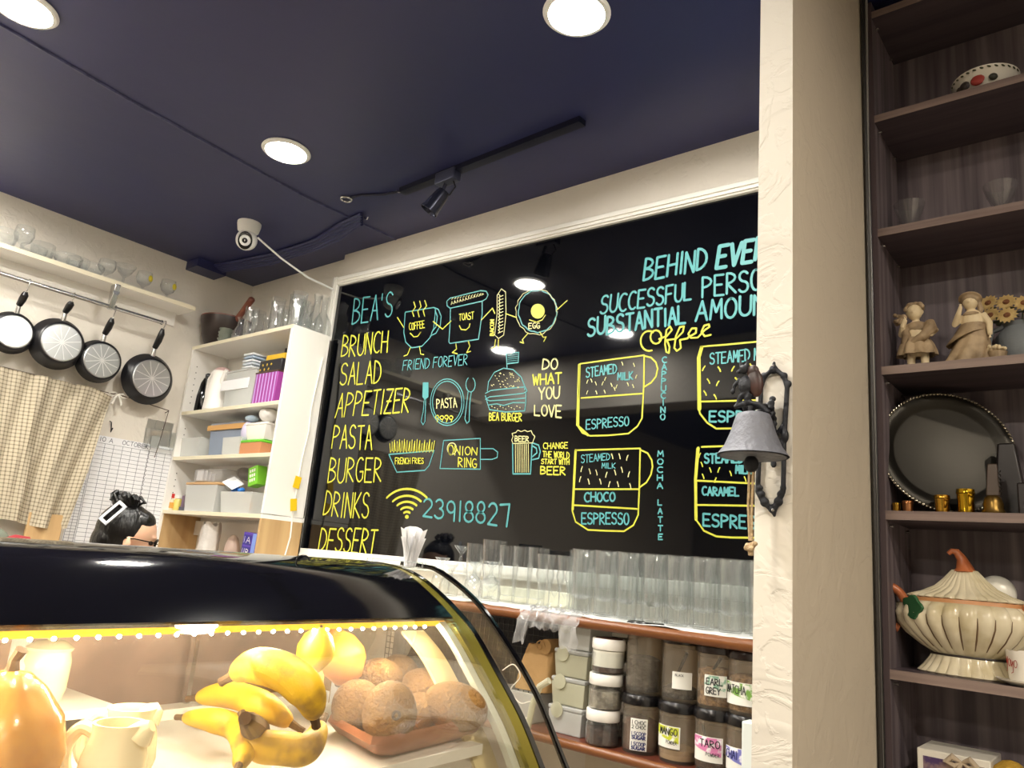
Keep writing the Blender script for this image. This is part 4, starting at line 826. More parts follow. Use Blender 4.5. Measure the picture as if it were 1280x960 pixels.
# neck, torso, arms
nk0 = H(0, -.03, -.06); nk1 = foot+V((0, 0, 0))-Ff*.06; nk1.z = HC.z-.20
g.tube([nk0, nk1, nk1+V((0, 0, -.05))], [.052, .056, .065], 16)
S = nk1+V((0, 0, -.045)); hipz = .86
for k, (zz, rx, ry) in enumerate([(S.z-.0, .15, .08), (S.z-.08, .17, .10), (S.z-.18, .16, .11), (S.z-.30, .14, .10), (S.z-.40, .15, .105)]):
    g.ell(V((S.x, S.y, zz))+Ff*.0, (rx, ry, .09), Matrix((Rt, Ff, up)).transposed(), 20, 12)
hz = S.z-.45
for s in (-1, 1):
    sh = V((S.x, S.y, S.z-.03))+Rt*s*.17; el = sh+Rt*s*.04+Ff*.03+V((0, 0, -.28)); wr = el+Ff*.20-Rt*s*.06+V((0, 0, -.02)); g.tube([sh, el, wr], [.048, .040, .027], 12); g.ell(sh, .052, None, 12, 8); g.ell(el, .041, None, 12, 8)
    hc = wr+Ff*.045; g.ell(hc, (.036, .045, .014), Matrix((Rt, Ff, up)).transposed(), 12, 8)
    for q in range(4): f0 = hc+Rt*(q-1.5)*.018+Ff*.035; g.tube([f0, f0+Ff*.035+V((0, 0, -.006)), f0+Ff*.055+V((0, 0, -.022))], [.009, .0085, .007], 8)
    f0 = hc-Rt*s*.03; g.tube([f0-Ff*.01, f0-Rt*s*.02+Ff*.02, f0-Rt*s*.022+Ff*.045], [.011, .009, .008], 8)
    hp = V((S.x, S.y, hz))+Rt*s*.085; kn = hp+V((0, 0, -(hz-.46)))+Ff*.02; an = V((hp.x, hp.y, .09)); g.ell(hp, (.09, .09, .1), None, 14, 10); g.tube([hp, kn, an], [.085, .055, .038], 14); g.ell(kn, .056, None, 12, 8)
    g.ell(an+Ff*.06+V((0, 0, -.05)), (.042, .12, .04), Matrix((Rt, Ff, up)).transposed(), 14, 8); g.ell(an, .04, None, 12, 8)
o = build('body', g, m_skin, t); remesh(o, .005, 4)
g = G()    # shirt
for k, (zz, rx, ry) in enumerate([(S.z-.02, .155, .085), (S.z-.09, .178, .108), (S.z-.19, .168, .118), (S.z-.31, .15, .11), (S.z-.41, .16, .115)]): g.ell(V((S.x, S.y, zz)), (rx, ry, .088), Matrix((Rt, Ff, up)).transposed(), 20, 12)
for s in (-1, 1):
    sh = V((S.x, S.y, S.z-.035))+Rt*s*.17; g.tube([sh, sh+Rt*s*.03+Ff*.02+V((0, 0, -.17))], [.06, .058], 14); g.ell(sh, .06, None, 12, 8)
o = build('shirt', g, M('white_shirt', '#d9d4cc', .8), t); remesh(o, .008, 4)
g = G(); g.ell(V((S.x, S.y, hz-.02)), (.16, .13, .13), Matrix((Rt, Ff, up)).transposed(), 18, 12)
for s in (-1, 1):
    hp = V((S.x, S.y, hz))+Rt*s*.085; g.tube([hp, hp+V((0, 0, -.4)), V((hp.x, hp.y, .10))], [.10, .075, .06], 14)
o = build('trousers', g, M('dark_trousers', '#22242c', .8), t); remesh(o, .01, 3)
g = G()    # hair
g.ell(H(0, -.024, .028), (.081, .092, .096), HM, 26, 18); g.ell(H(0, -.062, -.02), (.070, .055, .07), HM, 18, 14); g.ell(H(0, .022, .064), (.064, .050, .045), HM, 18, 12)
g.ell(H(0, -.075, -.05), (.055, .035, .04), HM, 16, 12)
o = build('hair', g, m_hair, t); remesh(o, .004, 4)
bun = H(.02, -.055, .118); g = G(); g.ell(bun, (.030, .040, .034), HM, 16, 12)
sd = random.Random(2)
for k in range(16):
    a = sd.uniform(0, 2*PI); q = bun+HM @ V((math.cos(a)*.02, math.sin(a)*.03, .012)); g.tube([bun, q, q+HM @ V((math.cos(a)*.014, math.sin(a)*.016+.006, .016)), q+HM @ V((math.cos(a)*.026, math.sin(a)*.030+.012, .004)), bun+HM @ V((math.cos(a+.6)*.040, math.sin(a+.6)*.046, -.006))], [.010, .009, .007, .005, .0025], 7)
build('bun', g, m_hair, t)
# claw clip: dark bar inside a pale frame
cc = dep(141, 641, 2.60); nx = ((CAM-cc).normalized()+DU*.25).normalized(); ax_ = DR*.70+DU*.72; ax_ = (ax_-nx*ax_.dot(nx)).normalized(); bx_ = nx.cross(ax_)
CM = Matrix((ax_, bx_, nx)).transposed().to_4x4(); CM.translation = cc
g = G(); L_, W2 = .044, .017
g.box((-L_, -W2, -.004), (L_, -W2+.008, .006), CM); g.box((-L_, W2-.008, -.004), (L_, W2, .006), CM); g.box((-L_, -W2, -.004), (-L_+.010, W2, .006), CM); g.box((L_-.010, -W2, -.004), (L_, W2, .006), CM)
c_ = build('hair_clip', g, M('pale_clip', '#dfe3ea', .25), t, label='pale rectangular claw clip'); build('clip_teeth', G().box((-L_+.012, -W2+.009, -.012), (L_-.012, W2-.009, .0), CM), m_blackgl, c_)
# glasses
g = G()
for s in (-1, 1):
    ring = [H(s*(.036+.026*math.cos(a*PI/8)), .098-abs(.026*math.cos(a*PI/8)+.01)*.25, .000+.020*math.sin(a*PI/8)) for a in range(17)]; g.tube(ring, .0022, 6)
    g.tube([H(s*.062, .088, .006), H(s*.080, .02, .004), H(s*.078, -.012, -.002)], .0022, 6)
g.tube([H(-.010, .098, .004), H(.010, .098, .004)], .0022, 6)
gl_ = build('spectacles', g, m_blackgl, t, label='thin dark-framed spectacles')
for s in (-1, 1): build('lens', G().lathe([(.023, 0), (.0, .001)], 16, H(s*.036, .094, 0), frame3(fwd), sy=.8), m_glass, gl_)
for s in (-1, 1): build('eye', G().ell(H(s*.032, .074, .002), (.012, .010, .008), HM, 12, 8), M('eye', '#2a1c18', .2), t)
# ================================================================== BACK COUNTER WITH GLASSES AND CANISTERS
CZ, CYF = 1.335, 1.80
t = thing('wall_counter', 'long wall counter with a round brown wooden front edge under the menu board', 'counter', (-1.6, 1.93, CZ-.03))
build('board', G().box((-2.83, CYF, CZ-.022), (-.488, YA-.002, CZ-.002)), m_melamine, t)
build('wood_edge', G().tube([(-2.83, CYF, CZ-.013), (-.488, CYF, CZ-.013)], .0145, 16), m_wood, t)
rows = []
sd = random.Random(9)
for j in range(7):
    v = j/6; rows.append([(-2.8+2.31*i/90, CYF-.004+.255*v, CZ-.0005+.0035*math.sin(i*.9+v*3)*math.sin(i*.37+v*9)*(.4+.6*(j < 2))+.003+.0012*sd.random()) for i in range(91)])
solo('counter_paper', G().sheet(rows, .0012), M('white_liner', '#f4f4f2', .6), 'white crinkled liner cloth laid along the counter under the glasses', 'cloth', ang=70)
GZ = CZ+.008
LZ = 1.023
t = thing('lower_shelf', 'red-brown wooden shelf below the counter, carrying canisters and tubs', 'shelf', (-1.3, 1.93, LZ-.03))
build('board', G().box((-2.2, CYF, LZ-.024), (-.488, YA-.002, LZ)), m_redwood, t)
build('wood_edge', G().tube([(-2.2, CYF, LZ-.012), (-.488, CYF, LZ-.012)], .0125, 14), m_wood, t)
struct('wall_panel', G().box((-1.33, 2.045, .9), (-.488, YA-.001, CZ-.024)), M('beige_panel', '#ddd2bd', .6))
build('upright', G().box((-2.2, 1.84, 0), (-2.17, YA-.002, LZ-.024)), m_redwood, t); build('upright', G().box((-.52, 1.84, 0), (-.49, YA-.002, LZ-.024)), m_redwood, t)
build('upright', G().box((-2.82, 1.84, 0), (-2.79, YA-.002, CZ-.024)), m_redwood, bpy.data.objects['wall_counter'])
# wire grid at left under the counter
g = G()
for i in range(38): x = -2.15+i*.02; g.box((x-.0012, 1.955, LZ+.005), (x+.0012, 1.957, CZ-.03))
for i in range(15): z = LZ+.01+i*.02; g.box((-2.15, 1.953, z-.0012), (-1.40, 1.955, z+.0012))
solo('wire_grid', g, m_black, 'black wire grid panel under the left part of the counter', 'grid', kind='stuff')
solo('dark_backing', G().box((-2.16, 2.0, LZ+.002), (-1.35, 2.012, CZ-.028)), M('dark_backing', '#20222a', .6), 'dark panel behind the wire grid', 'panel')
# --- glasses
cols = lambda px, y: xat(px, 740, y)
def highball(h=.175, r=.034, c=(0, 0, 0), n=20):
    return G().lathe([(0, 0), (r*.76, 0), (r*.80, .004), (r*.74, .030), (r*.80, .042), (r*.97, h-.004), (r, h), (r-.0022, h), (r*.90-.001, h-.012), (r*.80-.002, .050), (r*.45, .040), (0, .038)], n, c)
proto = None; sd = random.Random(4)
ys = [1.842, 1.905, 1.968, 2.020]
pos = []
for ri, yy in enumerate(ys):
    x = xat(722 if ri else 728, 740, yy)+(.02 if ri % 2 else 0)
    while x < -.53:
        pos.append((x+sd.uniform(-.003, .003), yy+sd.uniform(-.003, .003), ri)); x += .0735
for k, (x, y, ri) in enumerate(pos):
    if proto is None: proto = build('highball_glass', highball(), m_glass); o = proto
    else: o = proto.copy(); COL.objects.link(o)
    o.location = (x, y, GZ); o.rotation_euler.z = sd.uniform(0, 6); o.scale = (1, 1, 1+.03*(ri == 3))
    tag(o, 'tall clear highball glass in the %s row of the packed glasses on the counter' % ['front', 'second', 'third', 'rear'][ri], 'glass', 'highball glasses, %s row' % ['front', 'second', 'third', 'rear'][ri])
# left part: assorted glasses
strt = lambda h, r: G().lathe([(0, 0), (r*.72, 0), (r*.74, .004), (r*.98, h-.006), (r, h), (r-.002, h), (r*.95-.001, h-.008), (r*.72-.002, .02), (0, .016)], 22)
wavy = lambda h, r: G().lathe([(0, 0), (r*.8, 0), (r*.8, .004), (r*.55, .014), (r*.62, h*.35), (r*.95, h*.6), (r*.85, h*.75), (r, h), (r-.002, h), (r*.85-.002, h*.74), (r*.93-.002, h*.6), (r*.58-.002, h*.36), (0, .03)], 22)
pils = lambda h, r: G().lathe([(0, 0), (r*.85, 0), (r*.85, .003), (r*.25, .012), (r*.22, .022), (r*.6, .045), (r*.8, h*.5), (r, h), (r-.002, h), (r*.78, h*.5), (r*.55, .05), (0, .034)], 22)
gobl = lambda h, r: G().lathe([(0, 0), (r*.9, 0), (r, h*.22), (r*.8, h*.5), (r*.22, h*.66), (r*.18, h*.84), (r*.7, h*.97), (r*.78, h), (r*.6, h), (r*.1, h*.9), (r*.12, h*.66), (r*.7, h*.48), (r*.95, h*.2), (r*.86, .001)], 22)
for px, yy, fn, h, r, lb, nm in [
    (549, 1.93, gobl, .12, .034, 'squat footed glass turned upside down, leftmost on the counter', 'footed_glass'),
    (560, 1.86, gobl, .10, .034, 'small stemmed glass upside down in front of the leftmost glasses', 'footed_glass'),
    (572, 1.97, gobl, .165, .036, 'tall stemmed goblet upside down beside the leftmost footed glass', 'footed_glass'),
    (590, 1.96, pils, .175, .034, 'flared pilsner glass, first upright glass from the left on the counter', 'pilsner_glass'),
    (591, 1.87, gobl, .115, .034, 'short goblet upside down in front of the flared pilsner glass', 'footed_glass'),
    (613, 1.95, pils, .19, .042, 'largest flared pilsner glass with a thick rim on the counter', 'pilsner_glass'),
    (612, 1.86, gobl, .12, .036, 'short goblet upside down in front of the largest pilsner glass', 'footed_glass'),
    (633, 1.95, strt, .175, .037, 'first of three straight tumblers right of the pilsner glasses', 'tumbler'),
    (651, 1.95, strt, .175, .037, 'middle one of three straight tumblers on the counter', 'tumbler'),
    (670, 1.95, strt, .175, .037, 'third straight tumbler, left of the wavy glasses', 'tumbler'),
    (680, 1.89, wavy, .155, .030, 'first wavy hourglass-shaped glass on the counter', 'hurricane_glass'),
    (693, 1.91, wavy, .155, .030, 'second wavy hourglass-shaped glass on the counter', 'hurricane_glass'),
    (706, 1.89, wavy, .155, .030, 'third wavy glass, beside the packed highball glasses', 'hurricane_glass'),
    (716, 1.97, wavy, .155, .030, 'fourth wavy glass, half behind the packed highball glasses', 'hurricane_glass')]:
    o = build(nm, fn(h, r), m_glass); o.location = (cols(px, yy), yy, GZ); tag(o, lb, 'glass')
# added cream bar imitating the white cloth reflected in the tumbler bases
xa, xb = cols(607, 2.03), cols(722, 2.03)
bevel(solo('cream_reflection', G().box((xa, 2.005, GZ-.002), (xb, 2.035, GZ+.045)), M('reflected_cloth_cream', '#e9e6cf', .5), 'long low cream bar imitating the white cloth reflected in the tumbler bases', 'box'), .004)
# cling film
rows = []
for j in range(9):
    v = j/8; rows.append([(xat(652, 775, 1.80)+(xat(728, 785, 1.80)-xat(652, 775, 1.80))*i/24+.004*math.sin(j*2.2+i), CYF+.02-.045*math.sin(min(1, v*1.3)*PI/2)-.006*math.sin(i*1.7+j), CZ+.012-.10*v*v*(1 if i < 5 or i > 18 else .55)+.005*math.sin(i*2.1+j*1.3)) for i in range(25)])
solo('cling_film', G().sheet(rows, .0008), m_film, 'crumpled clear plastic film hanging over the wooden counter edge', 'film', ang=80)

# --- items on the lower shelf
def lx(px, py, y): return xat(px, py, y)
# paper bag
xa, xb = lx(647, 835, 1.88), lx(688, 842, 1.88)
R = Matrix.Translation(((xa+xb)/2, 1.90, LZ+.085))
g = G(); hw = (xb-xa)/2
rows = []
for j in range(8):
    v = j/7; k = 1-.25*v**2; rows.append([((xa+xb)/2+hw*k*math.copysign(abs(math.cos(a))**.5, math.cos(a))+.012*v, 1.90+.045*(1-.6*v)*math.copysign(abs(math.sin(a))**.5, math.sin(a))+.003*math.sin(a*7+j), LZ+.088+.125*v) for a in [2*PI*i/24 for i in range(25)]])
g.sheet(rows, .002)
t = thing('paper_bag', 'brown paper bag with a rolled top under the plastic film', 'bag', ((xa+xb)/2, 1.9, LZ+.088)); m_kraft = M('kraft_paper', '#b08b58', .7, bump=(14, .6))
build('bag', g, m_kraft, t, ang=50)
g = G(); pts = [(((xa+xb)/2+.012)+.012+(.018-.0015*k)*math.cos(k*.8), 1.87, LZ+.213+(.018-.0015*k)*math.sin(k*.8)) for k in range(12)]
gg = G(); gg.tube([V(pts[0])+V((0, 0, 0)), V(pts[0])+V((0, .07, 0))], .021, 14); gg.tube([V((p[0], 1.868, p[2])) for p in pts], .0022, 5); build('rolled_top', gg, m_kraft, t)
t2 = tub('clear_tub', lx(640, 850, 1.93), lx(690, 860, 1.93), 1.85, 1.97, LZ+.0, .083, m_frost, 'wide clear tub under the brown paper bag', 'tub', None, .88)
# stack of clip-lid boxes
zz = LZ; xa, xb = lx(687, 905, 1.84), lx(727, 912, 1.84); hs = .074
for k in range(4):
    t = tub('clip_lid_box', xa+.004*k, xb+.004*k, 1.835, 1.96, zz, hs-.014, [m_frost, m_frost_y, m_frost_y, m_frost][k], ['bottom', 'second from bottom', 'third from bottom', 'topmost'][k]+' clip-lid box in the stack beside the paper bag', 'box', m_frost, .96, 'stacked clip-lid boxes')
    for cx in (xa+.028+.004*k, ):
        build('clip_tab', G().lathe([(.0, 0), (.02, 0), (.02, .003), (.0, .003)], 16, (cx, 1.831, zz+hs-.014), Matrix(((1, 0, 0), (0, 0, -1), (0, 1, 0)))), m_frost_y, t)
    zz += hs
bxm = M('tea_bag_white', '#e8e8e2', .5)
def jar(x, y, z, r, h, label, fill, fillh, lidm, lidh, glassm=None, group=None, name='jar'):
    t = thing(name, label, 'jar', (x, y, z), group); c = (x, y, z)
    build('glass', G().lathe([(0, 0), (r*.9, 0), (r, .006), (r, h-.012), (r*.9, h), (r*.88, h), (r*.97, h-.012), (r*.97, .006), (0, .003)], 26, c), glassm or m_glass, t)
    if fill: build('contents', G().lathe([(0, .004), (r*.93, .004), (r*.94, fillh), (r*.5, fillh+.004), (0, fillh+.002)], 22, c), fill, t)
    build('lid', G().lathe([(r*.98, h-.002), (r*1.02, h+.001), (r*1.02, h+lidh-.003), (r*.98, h+lidh), (0, h+lidh)], 28, c), lidm, t)
    return t
m_coffee = M('ground_coffee', '#2c1a12', .8, var=(60, '#4a3020'), bump=(90, .5)); m_tea = M('loose_tea', '#221a16', .85, var=(70, '#54402c'), bump=(80, .8)); m_cocoa = M('cocoa', '#4d2b20', .8); m_seed = M('brown_seeds', '#5a4028', .8, var=(120, '#9a7a50'), bump=(120, .9)); m_wt = M('white_powder', '#e6e2d4', .7)
m_herb = M('pale_sachets', '#b5ab98', .7, var=(40, '#6a6052'), bump=(60, .8)); m_beans = M('black_beans', '#17120f', .5, bump=(90, 1))
xj = lx(754, 915, 1.83); r = .044
hj = [.088, .088, .088]
jar(xj-.006, 1.835, LZ, r, .062, 'bottom jar of three stacked white-lidded jars, dark contents', m_coffee, .04, m_white, .026, group='stacked white-lidded jars')
jar(xj-.003, 1.835, LZ+.0885, r, .062, 'middle jar of three stacked white-lidded jars, pale sachets', m_herb, .045, m_white, .026, group='stacked white-lidded jars')
tt = jar(xj, 1.835, LZ+.177, r, .062, 'top jar of three stacked white-lidded jars, layered brown and white', m_coffee, .018, m_white, .026, group='stacked white-lidded jars')
build('white_layer', G().lathe([(r*.955, .018), (r*.955, .058)], 22, (xj, 1.835, LZ+.177)), m_wt, tt)
build('cocoa_lid', G().lathe([(r*.85, .0885), (r*.83, .0895), (0, .0895)], 22, (xj, 1.835, LZ+.177)), m_cocoa, tt)
for k, (px, z, f, lb) in enumerate([(748, LZ+.205, m_seed, 'left one of the white-lidded jars behind the stack, just under the counter'), (774, LZ+.195, m_herb, 'right one of the white-lidded jars under the counter, with pale sachets'), (784, LZ+.103, m_cocoa, 'white-lidded jar wedged behind, at mid height between stack and black lid'), (783, LZ, m_tea, 'white-lidded jar at the bottom behind the first canister')]):
    jar(lx(px, 840, 1.97), 1.985, z, .042, .07, lb, f, .05, m_white, .024)
jar(lx(748, 840, 1.97), 1.985, LZ+.1, .042, .075, 'hidden white-lidded jar holding up the left rear one', m_seed, .05, m_white, .026); jar(lx(748, 840, 1.97), 1.985, LZ, .042, .072, 'lowest rear white-lidded jar', m_seed, .05, m_white, .026)
m_lidb = M('black_canister_lid', '#141214', .25); m_lidbr = M('dark_brown_lid', '#2c2220', .25)
def canister(x, y, z, r, h, label, fill, fh, lid, lab=None, spoon=None, text='', words=()):
    t = thing('canister', label, 'canister', (x, y, z), 'canisters on the lower shelf'); c = (x, y, z)
    build('body', G().lathe([(0, 0), (r*.88, 0), (r*.93, .008), (r*.95, .02), (r*.96, h-.008), (r*.98, h), (r*.93, h), (r*.92, .02), (0, .006)], 30, c), m_smoke, t)
    if fill: build('contents', G().lathe([(0, .007), (r*.88, .008), (r*.9, fh), (r*.5, fh+.008), (0, fh+.002)], 24, c, sx=1), fill, t)
    build('lid', G().lathe([(r*.97, h-.006), (r*1.06, h-.004), (r*1.08, h+.004), (r*1.06, h+.014), (r*.98, h+.019), (r*.9, h+.018), (0, h+.016)], 34, c), lid, t)
    build('seal', G().lathe([(r*.965, h-.016), (r*.99, h-.014), (r*.99, h-.009), (r*.965, h-.007)], 30, c), m_smoke, t)
    if lab:
        bg, acc, a0, a1, z0, z1 = lab; n = 12
        rows = [[(x+(r*.97+.0012)*math.sin(math.radians(a0+(a1-a0)*i/n)), y-(r*.97+.0012)*math.cos(math.radians(a0+(a1-a0)*i/n)), z+zz) for i in range(n+1)] for zz in (z0, z1)]
        l = build('label_sticker', G().sheet(rows, .0006), bg, t)
        def lp(u, v, e=.0022): a = math.radians(a0+(a1-a0)*u); return V((x+(r*.97+e)*math.sin(a), y-(r*.97+e)*math.cos(a), z+z0+(z1-z0)*v))
        if acc:
            rows = [[lp(i/n*.95, .55-.3*i/n if k == 0 else .97, .0018) for i in range(n+1)] for k in (0, 1)]
            build('colour_patch', G().sheet(rows, .0003), acc, l)
        for (s, u0, u1, v0, v1, wd, cm) in words:
            g = G()
            for stt in strokes(s): g.ribbon([lp(u0+(u1-u0)*u, v0+(v1-v0)*v, .0026) for u, v in stt], V((math.sin(math.radians((a0+a1)/2)), -math.cos(math.radians((a0+a1)/2)), 0)), wd)
            build('lettering', g, cm, l, smooth=False)
    if spoon:
        a, b = V(spoon[0])+V(c), V(spoon[1])+V(c); build('scoop_handle', G().tube([a, b], [.003, .0045], 8), m_black, t)
    return t
ink = M('dark_blue_ink', '#232a66', .7); inkb = M('black_ink', '#1c1c1c', .7); m_lw = M('white_sticker', '#eceae2', .6)
acc_g = M('teal_patch', '#8fb8a0', .6, var=(60, '#f0efe8', .45, .55)); acc_y = M('lime_patch', '#c8cf3a', .6, var=(60, '#f3f2e6', .5, .6)); acc_p = M('pink_patch', '#d77fae', .6, var=(60, '#f6eef2', .5, .6)); acc_gr = M('green_patch', '#7fae4e', .6, var=(60, '#f2f2e8', .45, .55)); acc_v = M('violet_patch', '#8080c8', .6, var=(60, '#f2f0f8', .5, .6))
HC1 = .139; HC2 = .139; yc = 1.862; r = .0485
X1_, X2_, X3_, X4_ = lx(802, 880, yc), lx(849, 885, yc), lx(894, 890, yc), lx(934, 895, yc)
canister(X1_, yc, LZ, r, HC1-.018, 'lower canister of the first stack, cocoa powder and a column of handwritten stickers', m_cocoa, .075, m_lidb, (m_lw, None, -2, 50, .01, .085), words=(('1 CHOC', .1, .9, .82, .94, .0014, inkb), ('2 CHOC', .1, .9, .69, .79, .0014, inkb), ('1 SCOOP', .1, .92, .48, .59, .0016, ink), ('SUGAR', .12, .9, .36, .46, .0022, ink), ('1 SCOOP', .1, .92, .16, .27, .0018, ink), ('SUGAR', .12, .9, .04, .13, .0022, ink)))
canister(X1_+.003, yc-.002, LZ+HC1+.002, r*.98, .158, 'upper canister of the first stack with flat black lid, black beans inside', m_beans, .085, m_lidb)
canister(X2_, yc, LZ, r*1.02, HC2-.018, 'lower canister of the second stack with a lime and white sticker', m_wt if 0 else M('tan_powder', '#9a8568', .8), .03, m_lidb, (m_lw, acc_y, -48, 32, .035, .085), words=(('MANGO', .2, .9, .6, .9, .0022, inkb), ('POWDER', .5, .9, .2, .35, .0010, inkb)))
canister(X2_+.002, yc-.002, LZ+HC2+.002, r, .142, 'upper canister of the second stack, nearly empty, white sticker and slanting scoop', m_beans, .03, m_lidbr, (m_lw, None, 2, 62, .032, .072), ((-.0, -.02, .06), (.028, -.025, .118)), words=(('BLACK', .15, .55, .75, .88, .0008, inkb),))
canister(X3_, yc, LZ, r, HC2-.018, 'lower canister of the third stack with a pink and white sticker', m_coffee, .03, m_lidb, (m_lw, acc_p, -45, 48, .025, .08), ((-.012, -.02, .06), (-.02, -.025, .105)), words=(('TARO', .3, .9, .6, .88, .0022, inkb), ('POWDER', .5, .9, .25, .38, .0010, inkb)))
canister(X3_+.002, yc-.002, LZ+HC2+.002, r, .132, 'upper canister of the third stack, brown seeds and a teal-patterned sticker', m_seed, .085, m_lidbr, (m_lw, acc_g, -10, 55, .03, .078), ((.0, -.03, .08), (.025, -.03, .12)), words=(('EARL', .1, .8, .55, .85, .0022, inkb), ('GREY', .1, .7, .12, .42, .0022, inkb)))
canister(X4_, yc, LZ, r, HC2-.018, 'lower canister of the fourth stack beside the pillar, violet-patterned sticker', m_seed, .05, m_lidb, (m_lw, acc_v, -50, 30, .02, .07), words=(('CHAI', .1, .6, .5, .85, .0022, ink),))
canister(X4_+.002, yc-.002, LZ+HC2+.002, r, .128, 'upper canister of the fourth stack beside the pillar, green-patterned sticker', m_seed, .08, m_lidbr, (m_lw, acc_gr, -55, 40, .022, .072), words=(('MATCHA', .1, .75, .5, .85, .0020, inkb),))
# casserole with pink handle in front, low
pz = .93
p = at(893, 958, 2, pz+.065)
p = dep(893, 958, 1.95); pz = p.z-.075
solo('side_table', G().box((p.x-.12, p.y-.10, pz-.03), (-.49, 1.78, pz)), m_melamine, 'small white surface in front of the lower shelf', 'table')
t = thing('glass_container', 'round glass container with a pink clamp rim below the shelf', 'container', (p.x, p.y, pz))
build('bowl', G().lathe([(0, 0), (.065, 0), (.08, .05), (.082, .07), (.078, .07), (.076, .05), (.06, .006), (0, .005)], 30, (p.x, p.y, pz)), m_glass, t)
build('lid', G().lathe([(.084, .068), (.086, .074), (.07, .082), (.045, .083), (.04, .078), (0, .078)], 30, (p.x, p.y, pz)), M('pale_glass_lid', '#cfd6d6', .2), t)
build('clamp_rim', G().tube([(p.x-.085+.005, p.y-.07, pz+.083), (p.x-.045, p.y-.085, pz+.105), (p.x+.03, p.y-.075, pz+.095), (p.x+.075, p.y-.055, pz+.083)], .005, 8), M('pink_silicone', '#e8b2a2', .4), t)
xa = lx(936, 930, 1.74); q = at(936, 955, 1, 1.74)
bevel(solo('white_device', G().box((q.x-.016, 1.735, pz), (q.x+.05, 1.775, at(936, 902, 1, 1.74).z)), M('pale_device', '#dfe5e2', .4), 'pale upright plastic case at the pillar edge, in front of the canisters', 'case'), .004)
# things low left under counter: white kettle-like curve, cords
g = G(); p0 = dep(628, 838, 2.15)
g.tube(smooth_path([p0, p0+V((.03, .01, .02)), p0+V((.05, .02, -.01)), p0+V((.02, .02, -.05)), p0+V((.05, .03, -.08)), p0+V((.09, .03, -.07)), p0+V((.09, .03, -.10)), V((p0.x+.05, p0.y+.02, LZ+.004))]), .0016, 6)
solo('loose_cable', g, m_white, 'thin white cord looping between display case and clip-lid boxes', 'cord')
p0 = dep(674, 868, 2.05)
solo('bent_tube', G().tube([p0+V((.03, 0, .04)), p0+V((.0, 0, .02)), p0+V((-.02, 0, -.03)), p0+V((-.03, 0, -.09))], .009, 10), m_frost_y, 'pale flexible tube leaning against the clip-lid boxes', 'tube')

# ================================================================== DISPLAY CASE (its own frame: x towards the customer, y along the case, z up)
D1 = ray(1345, 757).normalized(); D2 = D1.cross(V((0, 0, 1))).normalized(); D3 = D2.cross(D1)
CH = 1.40; A0 = .85; AL = -.55
case = bpy.data.objects.new('display_case', None); COL.objects.link(case)
CM4 = Matrix((D2, D1, D3)).transposed().to_4x4(); CM4.translation = CAM-CH*D3-.75*D2
case.matrix_world = CM4; case.matrix_basis = CM4
tag(case, 'curved-glass refrigerated display case with a black top band, lit inside in warm yellow', 'display case')
def L3(a, b, c): return CM4 @ V((b+.75, a, c+CH))       # a along, b towards customer (-.95 back), c relative to the camera height
prof = [(-.93, -.0275), (-.875, -.0255), (-.84, -.0275), (-.808, -.0315), (-.778, -.040), (-.75, -.0527), (-.711, -.0745), (-.67, -.104), (-.626, -.149), (-.583, -.196), (-.55, -.244), (-.50, -.322), (-.465, -.39), (-.45, -.46)]
def dense(P, k=4):
    out = []
    for i in range(len(P)-1):
        p0, p1, p2, p3 = P[max(i-1, 0)], P[i], P[i+1], P[min(i+2, len(P)-1)]
        for j in range(k):
            s = j/k; out.append(tuple(.5*((2*p1[q])+(-p0[q]+p2[q])*s+(2*p0[q]-5*p1[q]+4*p2[q]-p3[q])*s*s+(-p0[q]+3*p1[q]-3*p2[q]+p3[q])*s**3) for q in (0, 1)))
    return out+[P[-1]]
pd = dense(prof)
def off(P, d):
    out = []
    for i, p in enumerate(P):
        q0, q1 = P[max(i-1, 0)], P[min(i+1, len(P)-1)]; tx, ty = q1[0]-q0[0], q1[1]-q0[1]; l = math.hypot(tx, ty); out.append((p[0]+ty/l*-d*-1*-1, p[1]-tx/l*-d*-1*-1))
    return out
def off(P, d):                         # d > 0 : outwards (up / towards the customer)
    out = []
    for i, p in enumerate(P):
        q0, q1 = P[max(i-1, 0)], P[min(i+1, len(P)-1)]; tx, ty = q1[0]-q0[0], q1[1]-q0[1]; l = math.hypot(tx, ty); out.append((p[0]-ty/l*d, p[1]+tx/l*d))
    return out
cut = next(i for i, p in enumerate(pd) if p[1]/p[0] > .1205)
ALs = [AL+(A0-.02-AL)*k/6 for k in range(7)]
build('curved_front_glass', G().sheet([[L3(a, *p) for p in pd[cut:]] for a in ALs], -.004), m_sheet, case, ang=60)
build('black_top_band', G().sheet([[L3(a, *p) for p in pd[:cut+1]] for a in ALs], -.006), M('case_black_band', '#08080c', .07, spec=.6), case, ang=60)
bk = pd[cut]
build('rear_edge_trim', G().tube([L3(AL, -.935, -.026), L3(A0, -.935, -.026)], .0035, 10), M('pale_gold_trim', '#cbb98a', .25, metal=.6), case)
